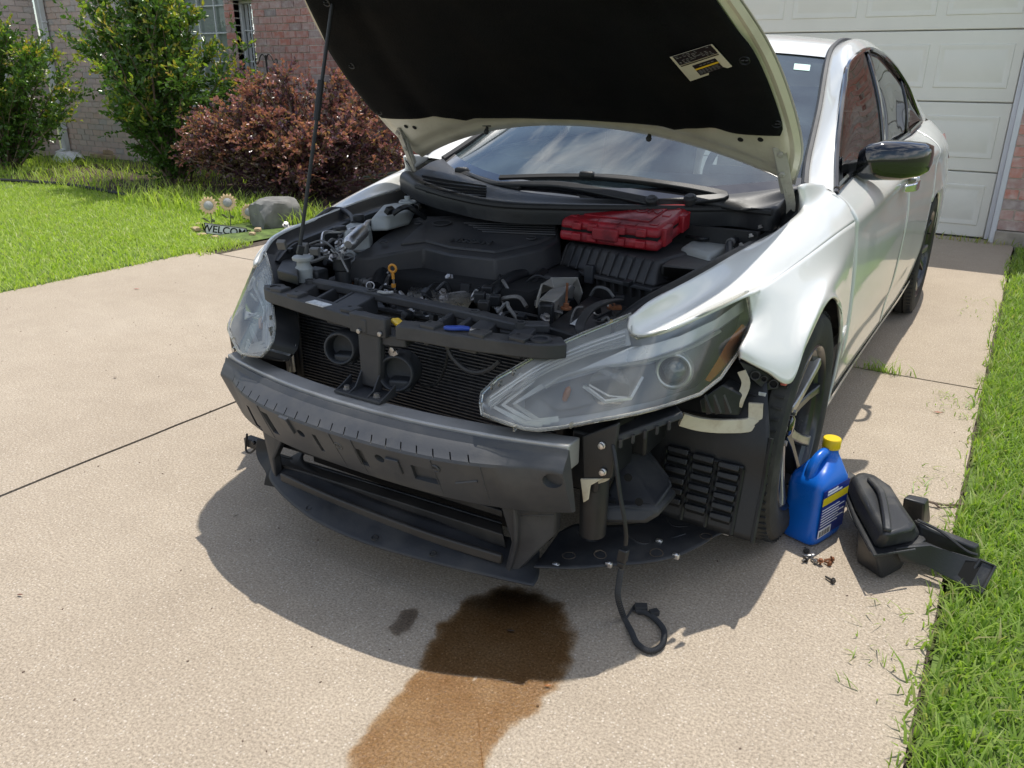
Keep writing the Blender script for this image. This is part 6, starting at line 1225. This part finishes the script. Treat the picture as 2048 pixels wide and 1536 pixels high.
for i, (px, py, rz, lay, lo, mt, lab) in enumerate(((1612, 1106, .4, 1, .018, 'darksteel', 'dark bolt at the back of the small pile below the blue jug'), (1622, 1116, 1.9, 1, .02, 'steel', 'bright bolt in the middle of the pile below the blue jug'), (1610, 1124, 2.6, 1, .012, 'darksteel', 'black push clip at the left of the pile below the blue jug'), (1630, 1127, .9, 1, .018, 'steel', 'grey bolt at the front of the pile below the blue jug'), (1640, 1130, 3.4, 0, .010, 'rust', 'rusty washer head bolt standing at the front of the pile'), (1662, 1123, 2.2, 1, .02, 'rust', 'rusty bolt right of the pile, the rearmost of two'), (1657, 1131, 1.2, 1, .015, 'rust', 'rusty bolt right of the pile, the nearer of two'), (1664, 1166, 1.0, 1, .024, 'darksteel', 'single bolt lying apart in front of the pile'))): bolt(px, py, rz, lay, lo, 'bolt', lab, mt)

# coolant spill on the concrete
def stain(name, label, outline, rough, coln, z, seed, edge=.028):
    P = [V((p.x, p.y, 0)) for p in (at(a, b, z=0) for a, b in outline)]; P = spl(P+[P[0]], 160)[:-1]
    P = [p+V((.018*mnoise.noise((p.x*14, p.y*14, seed))+.008*mnoise.noise((p.x*60, p.y*60, seed)), .018*mnoise.noise((p.x*14, p.y*14, seed+5))+.008*mnoise.noise((p.x*60, p.y*60, seed+3)), 0)) for p in P]
    c = sum(P, V())/len(P); m = MB(); rings = (1, .94, .88, .7, .3, .02); n = len(P); vs = [(c.x+(p.x-c.x)*k, c.y+(p.y-c.y)*k, z) for k in rings for p in P]
    m.add(vs, [(i*n+k, i*n+(k+1) % n, (i+1)*n+(k+1) % n, (i+1)*n+k) for i in range(len(rings)-1) for k in range(n)])
    mt, nn, l, b, o = nmat(name); nn.remove(b); tc = nn.new('ShaderNodeTexCoord')
    def NZ(sc, dt): q = nn.new('ShaderNodeTexNoise'); q.inputs['Scale'].default_value = sc; q.inputs['Detail'].default_value = dt; q.inputs['Roughness'].default_value = .6; l.new(tc.outputs['Object'], q.inputs['Vector']); return q
    nz = NZ(22, 8); n2 = NZ(7, 6); n3 = NZ(150, 5)
    # a wet film: tints the concrete below and mirrors the sky in its pores
    r = ramp(nn, [(.3, [x**1.25 for x in coln]), (.5, coln), (.75, [x**.75 for x in coln])]); l.new(n2.outputs['Fac'], r.inputs['Fac']); tt = nn.new('ShaderNodeBsdfTransparent')
    dp = nn.new('ShaderNodeAttribute'); dp.attribute_name = 'near_car'; dk = nn.new('ShaderNodeMixRGB'); dk.blend_type = 'MULTIPLY'; dk.inputs['Color2'].default_value = (.92, .90, .88, 1); l.new(dp.outputs['Fac'], dk.inputs['Fac']); l.new(r.outputs['Color'], dk.inputs['Color1']); vo = nn.new('ShaderNodeTexVoronoi'); vo.inputs['Scale'].default_value = 120; l.new(tc.outputs['Object'], vo.inputs['Vector']); v1 = ramp(nn, [(.18, (1, 1, 1)), (.26, (0, 0, 0))]); l.new(vo.outputs['Distance'], v1.inputs['Fac']); v2 = ramp(nn, [(.62, (0, 0, 0)), (.7, (.8, .8, .8))]); l.new(vo.outputs['Color'], v2.inputs['Fac']); vm = nn.new('ShaderNodeMath'); vm.operation = 'MULTIPLY'; l.new(v1.outputs['Color'], vm.inputs[0]); l.new(v2.outputs['Color'], vm.inputs[1]); pk = nn.new('ShaderNodeMixRGB'); pk.inputs['Color2'].default_value = (1, .97, .92, 1); l.new(vm.outputs[0], pk.inputs['Fac']); l.new(dk.outputs['Color'], pk.inputs['Color1']); l.new(pk.outputs['Color'], tt.inputs['Color'])  # film tint multiplied slightly darker towards the car
    g = nn.new('ShaderNodeBsdfGlossy'); g.inputs['Roughness'].default_value = rough; bp = nn.new('ShaderNodeBump'); bp.inputs['Strength'].default_value = .8; bp.inputs['Distance'].default_value = .003; l.new(n3.outputs['Fac'], bp.inputs['Height']); l.new(bp.outputs['Normal'], g.inputs['Normal'])
    fr = nn.new('ShaderNodeFresnel'); fr.inputs['IOR'].default_value = 1.33; wx = nn.new('ShaderNodeMixShader'); l.new(fr.outputs[0], wx.inputs[0]); l.new(tt.outputs[0], wx.inputs[1]); l.new(g.outputs[0], wx.inputs[2])
    at_ = nn.new('ShaderNodeAttribute'); at_.attribute_name = 'wet'; ad = nn.new('ShaderNodeMath'); ad.operation = 'MULTIPLY_ADD'; ad.inputs[1].default_value = .9; l.new(nz.outputs['Fac'], ad.inputs[0]); l.new(at_.outputs['Fac'], ad.inputs[2])
    q = ramp(nn, [(.60, (0, 0, 0)), (.85, (.8, .8, .8)), (1, (1, 1, 1))]); l.new(ad.outputs[0], q.inputs['Fac']); t = nn.new('ShaderNodeBsdfTransparent'); x = nn.new('ShaderNodeMixShader'); l.new(q.outputs['Color'], x.inputs[0]); l.new(t.outputs[0], x.inputs[1]); l.new(wx.outputs[0], x.inputs[2]); l.new(x.outputs[0], o.inputs['Surface'])
    ob = m.build(name, mt, None, smooth=False); at2 = ob.data.attributes.new('wet', 'FLOAT', 'POINT'); w = [.05, .3, .5, .72, .8, .8]; at2.data.foreach_set('value', [w[i//n] for i in range(len(vs))]); at3 = ob.data.attributes.new('near_car', 'FLOAT', 'POINT'); at3.data.foreach_set('value', [max(0, min(1, (v[1]+1.12)/.35)) for v in vs]); return tag(ob, label, 'stain')
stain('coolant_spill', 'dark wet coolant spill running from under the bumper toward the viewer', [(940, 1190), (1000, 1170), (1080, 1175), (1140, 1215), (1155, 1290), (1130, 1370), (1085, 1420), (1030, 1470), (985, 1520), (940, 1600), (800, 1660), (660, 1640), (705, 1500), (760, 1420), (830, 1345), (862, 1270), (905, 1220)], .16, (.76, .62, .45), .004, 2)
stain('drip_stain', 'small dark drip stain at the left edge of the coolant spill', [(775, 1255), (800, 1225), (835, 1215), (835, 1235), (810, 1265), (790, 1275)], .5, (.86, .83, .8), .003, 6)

# twig, dry leaves and clippings
q = MB(); q.tube([at(1848, 1000, z=.012), at(1868, 1006, z=.014), at(1895, 1010, z=.008), at(1928, 1009, z=.006)], .004, 6, smooth=14); q.tube([at(1868, 1006, z=.014), at(1880, 1016, z=.006)], .003, 5); tag(q.build('twig', M['bark']), 'thin brown twig beside the black intake housing', 'twig')
def dryleaf(px, py, L, c, lab, rz):
    p = at(px, py, z=.004); m = MB(); m.add([(-L/2, 0, 0), (0, -L*.17, .003), (L/2, 0, .004), (0, L*.17, .002)], [(0, 1, 2, 3)]); o = m.build('dry_leaf', mat('dry_leaf', c, .8, var=.3, scale=60), None, solid=.0006); o.location = p; o.rotation_euler = (0, .05, rz); tag(o, lab, 'leaf', 'dry leaves on the driveway')
dryleaf(1876, 825, .035, (.40, .05, .03), 'thin red leaf on the sunlit concrete right of the car', .2); dryleaf(273, 578, .04, (.42, .07, .05), 'red leaf alone on the concrete near the lawn', .4); dryleaf(40, 1190, .02, (.16, .05, .03), 'dark leaf at the left edge of the foreground concrete', .3); dryleaf(1992, 782, .03, (.5, .12, .08), 'small red leaf where the cross joint meets the grass', .9); dryleaf(1095, 1372, .02, (.42, .17, .06), 'orange leaf scrap at the front right rim of the spill', .5); dryleaf(230, 755, .025, (.12, .08, .05), 'brown stick like leaf in the middle of the left slab', .1)
dryleaf(1022, 1262, .022, (.05, .03, .02), 'dark leaf scrap inside the shaded part of the spill', .2); dryleaf(472, 1032, .018, (.07, .05, .03), 'dark scrap on the shaded concrete left of the bumper', .9)
rs = np.random.RandomState(21)
cl_ = np.concatenate([scatter(60, 1.12, 1.3, 1.2, 1.5, .003), scatter(50, 1.15, 1.32, .2, .7, .003), scatter(60, 1.15, 1.32, -.6, -.2, .003), scatter(30, 1.1, 1.3, 2.8, 3.3, .003)])
blades(cl_, .01, .03, .004, M['grass'], 'grass_clippings', 2.2, 'loose grass clippings scattered along the right edge of the concrete')
wd = np.stack([rs.normal(.90, .05, 70), np.full(70, 1.62)+rs.normal(0, .008, 70), np.zeros(70)], 1); blades(wd, .03, .09, .005, M['grass'], 'weed', 1.1, 'small weeds growing in the cross joint beside the car')
wd = np.stack([rs.uniform(.75, 2.0, 160), np.full(160, 5.36)+rs.normal(-.05, .04, 160), np.zeros(160)], 1); blades(wd, .03, .08, .006, M['leafnew'], 'weed', 1.0, 'weeds at the foot of the garage door and brick pier')
# loose grit on the slabs
gp_ = scatter(900, -3.5, 1.3, -1.6, 1.5, .001); gm = MB()
for p in gp_[:220]: gm.box(p, (rs.uniform(.002, .006), rs.uniform(.002, .004), .002), Matrix.Rotation(rs.uniform(0, 3), 3, 'Z'))
tag(gm.build('grit', M['bark'], None, smooth=False), 'fine dark grit strewn over the driveway', None, None, 'stuff')

# ---------------------------------------------------------------- garden ornaments
M['petal'] = mat('petal_paint', (.85, .60, .33), .5, var=.1); M['seed'] = mat('seed_head', (.42, .42, .40), .7, var=.3, bump=.6, bscale=80); M['stem'] = mat('stem_metal', (.16, .17, .10), .6, var=.3)
def flower(px, py, x, r, lab, yawd):
    c = at(px, py, x=x); root = tag(empty('metal_sunflower', (c.x, c.y, 0)), lab, 'garden ornament', 'metal sunflowers in the flower bed'); ax = V((.72, -.66, .22)).normalized(); q = V((0, 0, 1)).rotation_difference(ax); c0 = V((0, 0, c.z))
    for k in range(16):
        a = 2*pi*k/16; R = q.to_matrix()@Matrix.Rotation(a, 3, 'Z'); L = r*(1 if k % 2 else .92); m = MB(); pts = [(r*.40, -r*.06, 0), (L*.72, -r*.14, .006), (L, 0, .0), (L*.72, r*.14, .006), (r*.40, r*.06, 0)]; m.prism([c0+R@V(p) for p in pts], ax*.0025); m.build('petal', M['petal'], root)
    m = MB(); m.lathe([(r*.47, 0), (r*.45, .008), (r*.3, .016), (.001, .019)], c0, ax, 22); m.build('seed_head', M['seed'], root)
    m = MB(); m.tube([(0, 0, 0), (.01, .005, c.z*.5), c0-ax*.004], .004, 6, smooth=10); m.build('stem', M['stem'], root)
    for s_ in (-1, 1): m = MB(); m.prism([(0, 0, c.z*.35), (s_*.05, -.02, c.z*.52), (s_*.085, -.02, c.z*.48), (s_*.05, .0, c.z*.36)], (0, .003, 0)); m.build('leaf', M['stem'], root)
flower(417, 411, -4.42, .083, 'leftmost metal sunflower behind the welcome sign', 0); flower(455, 405, -4.45, .083, 'middle and tallest metal sunflower behind the welcome sign', 0); flower(498, 424, -4.40, .08, 'rightmost and lowest metal sunflower next to the boulder', 0)
sg0, sg1, sg2, sg3 = [at(a, b, x=xx) for a, b, xx in ((409, 446, -4.30), (493, 457, -4.16), (492, 466, -4.16), (410, 466, -4.30))]
sg = tag(empty('welcome_sign', (sg3.x, sg3.y, 0)), 'low white WELCOME sign with black letters in front of the metal sunflowers', 'sign'); so_ = V(sg.location)
dx = (sg1-sg0); nrm = V((dx.y, -dx.x, 0)).normalized(); nrm = nrm if nrm.y < 0 or nrm.x > 0 else -nrm
h_ = .085; b0 = sg0-V((0, 0, h_)); b1 = sg1-V((0, 0, h_)); MB().prism([b0-so_, b1-so_, sg1-so_, sg0-so_], -nrm*.012).build('board', M['lblwht'], sg)
for a_, b_ in ((b0, b1), (b1, sg1), (sg1, sg0), (sg0, b0)): MB().tube([a_-so_, b_-so_], .004, 5).build('sign_frame', M['black'], sg)
text('WELCOME', .082, frameM((b0+sg1)/2-so_+nrm*.002, dx, nrm), M['hole'], sg, ext=.001, bold=.0008)
def rock(name, lab, c, s, seed, mt, sub=3, group=None, cat='rock'):
    bm = bmesh.new(); bmesh.ops.create_icosphere(bm, subdivisions=sub, radius=1)
    for v in bm.verts:
        p = v.co.copy(); k = 1+.22*mnoise.noise(p*1.3+V((seed, 0, 0)))+.07*mnoise.noise(p*4+V((0, seed, 0))); q = V([max(-.74, min(.74, x*k)) for x in p]); v.co = V((q.x*s[0], q.y*s[1], q.z*s[2]))
    me = bpy.data.meshes.new(name); bm.to_mesh(me); bm.free(); me.polygons.foreach_set('use_smooth', [True]*len(me.polygons)); me.set_sharp_from_angle(angle=radians(25)); o = mobj(name, me, mt); o.location = c; o.rotation_euler = (0, 0, seed); return tag(o, lab, cat, group)
M['stone'] = mat('grey_stone', (.20, .195, .18), .9, var=.3, scale=10, bump=.8, bscale=30); M['tan'] = mat('tan_stone', (.46, .34, .21), .9, var=.25, scale=14, bump=.6)
b = at(552, 455, z=0); rock('boulder', 'grey weathered boulder right of the metal sunflowers', (b.x-.10, b.y+.10, .10), (.24, .2, .17), 1.3, M['stone'], 4)
for i, (px, py, s_, lab) in enumerate(((392, 462, .05, 'tan stone at the left end of the welcome sign'), (404, 474, .045, 'tan stone at the front left foot of the welcome sign'), (430, 478, .04, 'flat tan stone in front of the welcome sign letter E'), (398, 452, .04, 'rounded tan stone behind the left end of the welcome sign'), (505, 470, .035, 'pale stone just right of the welcome sign'), (516, 463, .045, 'white stone between the welcome sign and the boulder'))):
    p = at(px, py, z=0); rock('stone', lab, (p.x, p.y, s_*.35), (s_, s_*.8, s_*.5), i*1.7, M['tan'] if i < 4 else M['labelwht'] if False else M['tan'], 2, 'stones round the welcome sign', 'stone')
# shepherd hook
M['iron'] = mat('black_iron', (.012, .012, .012), .5, var=.2); hk = tag(empty('shepherd_hook', (-6.25, 4.6, 0)), 'black iron double shepherd hook behind the burgundy shrub', 'plant hook')
MB().tube([(.02, 0, 0), (.012, 0, .7), (0, 0, 1.42)], .010, 8).build('pole', M['iron'], hk)
for s_ in (-1, 1): MB().tube([(0, 0, 1.2), (s_*.006, 0, 1.36), (s_*.04, 0, 1.425), (s_*.085, 0, 1.41), (s_*.12, 0, 1.35), (s_*.15, 0, 1.325), (s_*.178, 0, 1.345), (s_*.172, 0, 1.38), (s_*.152, 0, 1.375)], .006, 7, smooth=30).build('hook', M['iron'], hk)
M['feeder'] = mat('blue_feeder', (.10, .30, .50), .4); q = MB(); q.lathe([(.001, 0), (.05, .01), (.055, .10), (.04, .12), (.001, .15)], (0, 0, 0), (0, 0, 1), 20); o = q.build('bird_feeder', M['feeder']); o.location = (-6.40, 4.55, .93); tag(o, 'blue hanging feeder half hidden behind the burgundy shrub', 'bird feeder')
# white bag and pale rubble by the pale wall
q = MB(); q.patch([[(-.25, -.12, 0), (-.1, -.16, 0), (.1, -.15, 0), (.25, -.1, 0)], [(-.24, -.05, .08), (-.08, -.08, .13), (.1, -.06, .10), (.24, -.03, .07)], [(-.22, .08, .06), (-.08, .1, .10), (.1, .1, .12), (.22, .08, .05)], [(-.22, .16, 0), (0, .18, 0), (.1, .17, 0), (.22, .15, 0)]], 18, 14); q.v = [(x, y, z+.02*mnoise.noise((x*14, y*14, 3))) for x, y, z in q.v]; o = q.build('plastic_bag', M['lblwht']); p = at(112, 328, z=0); o.location = (p.x, p.y+.2, .02); tag(o, 'crumpled white plastic bag on the grass below the downspout', 'bag')
for i, (dx_, dy_, rz) in enumerate(((0, 0, .3), (.16, .05, 1.0), (.30, -.03, .2), (.12, .12, 2.0), (.24, .10, .7))):
    p = at(178, 318, z=0); o = MB().box((0, 0, 0), (.2, .09, .06)).build('paver', M['tan'], None, bevel=.006); o.location = (p.x+dx_, p.y+dy_+.15, .035+(.05 if i > 2 else 0)); o.rotation_euler = (.1*(i % 2), .15*(i > 2), rz); tag(o, 'tan paver in the small heap beside the downspout, '+('leftmost at the bottom', 'second from left at the bottom', 'rightmost at the bottom', 'upper left one on top', 'upper right one on top')[i], 'paver', 'tan pavers heaped beside the downspout')
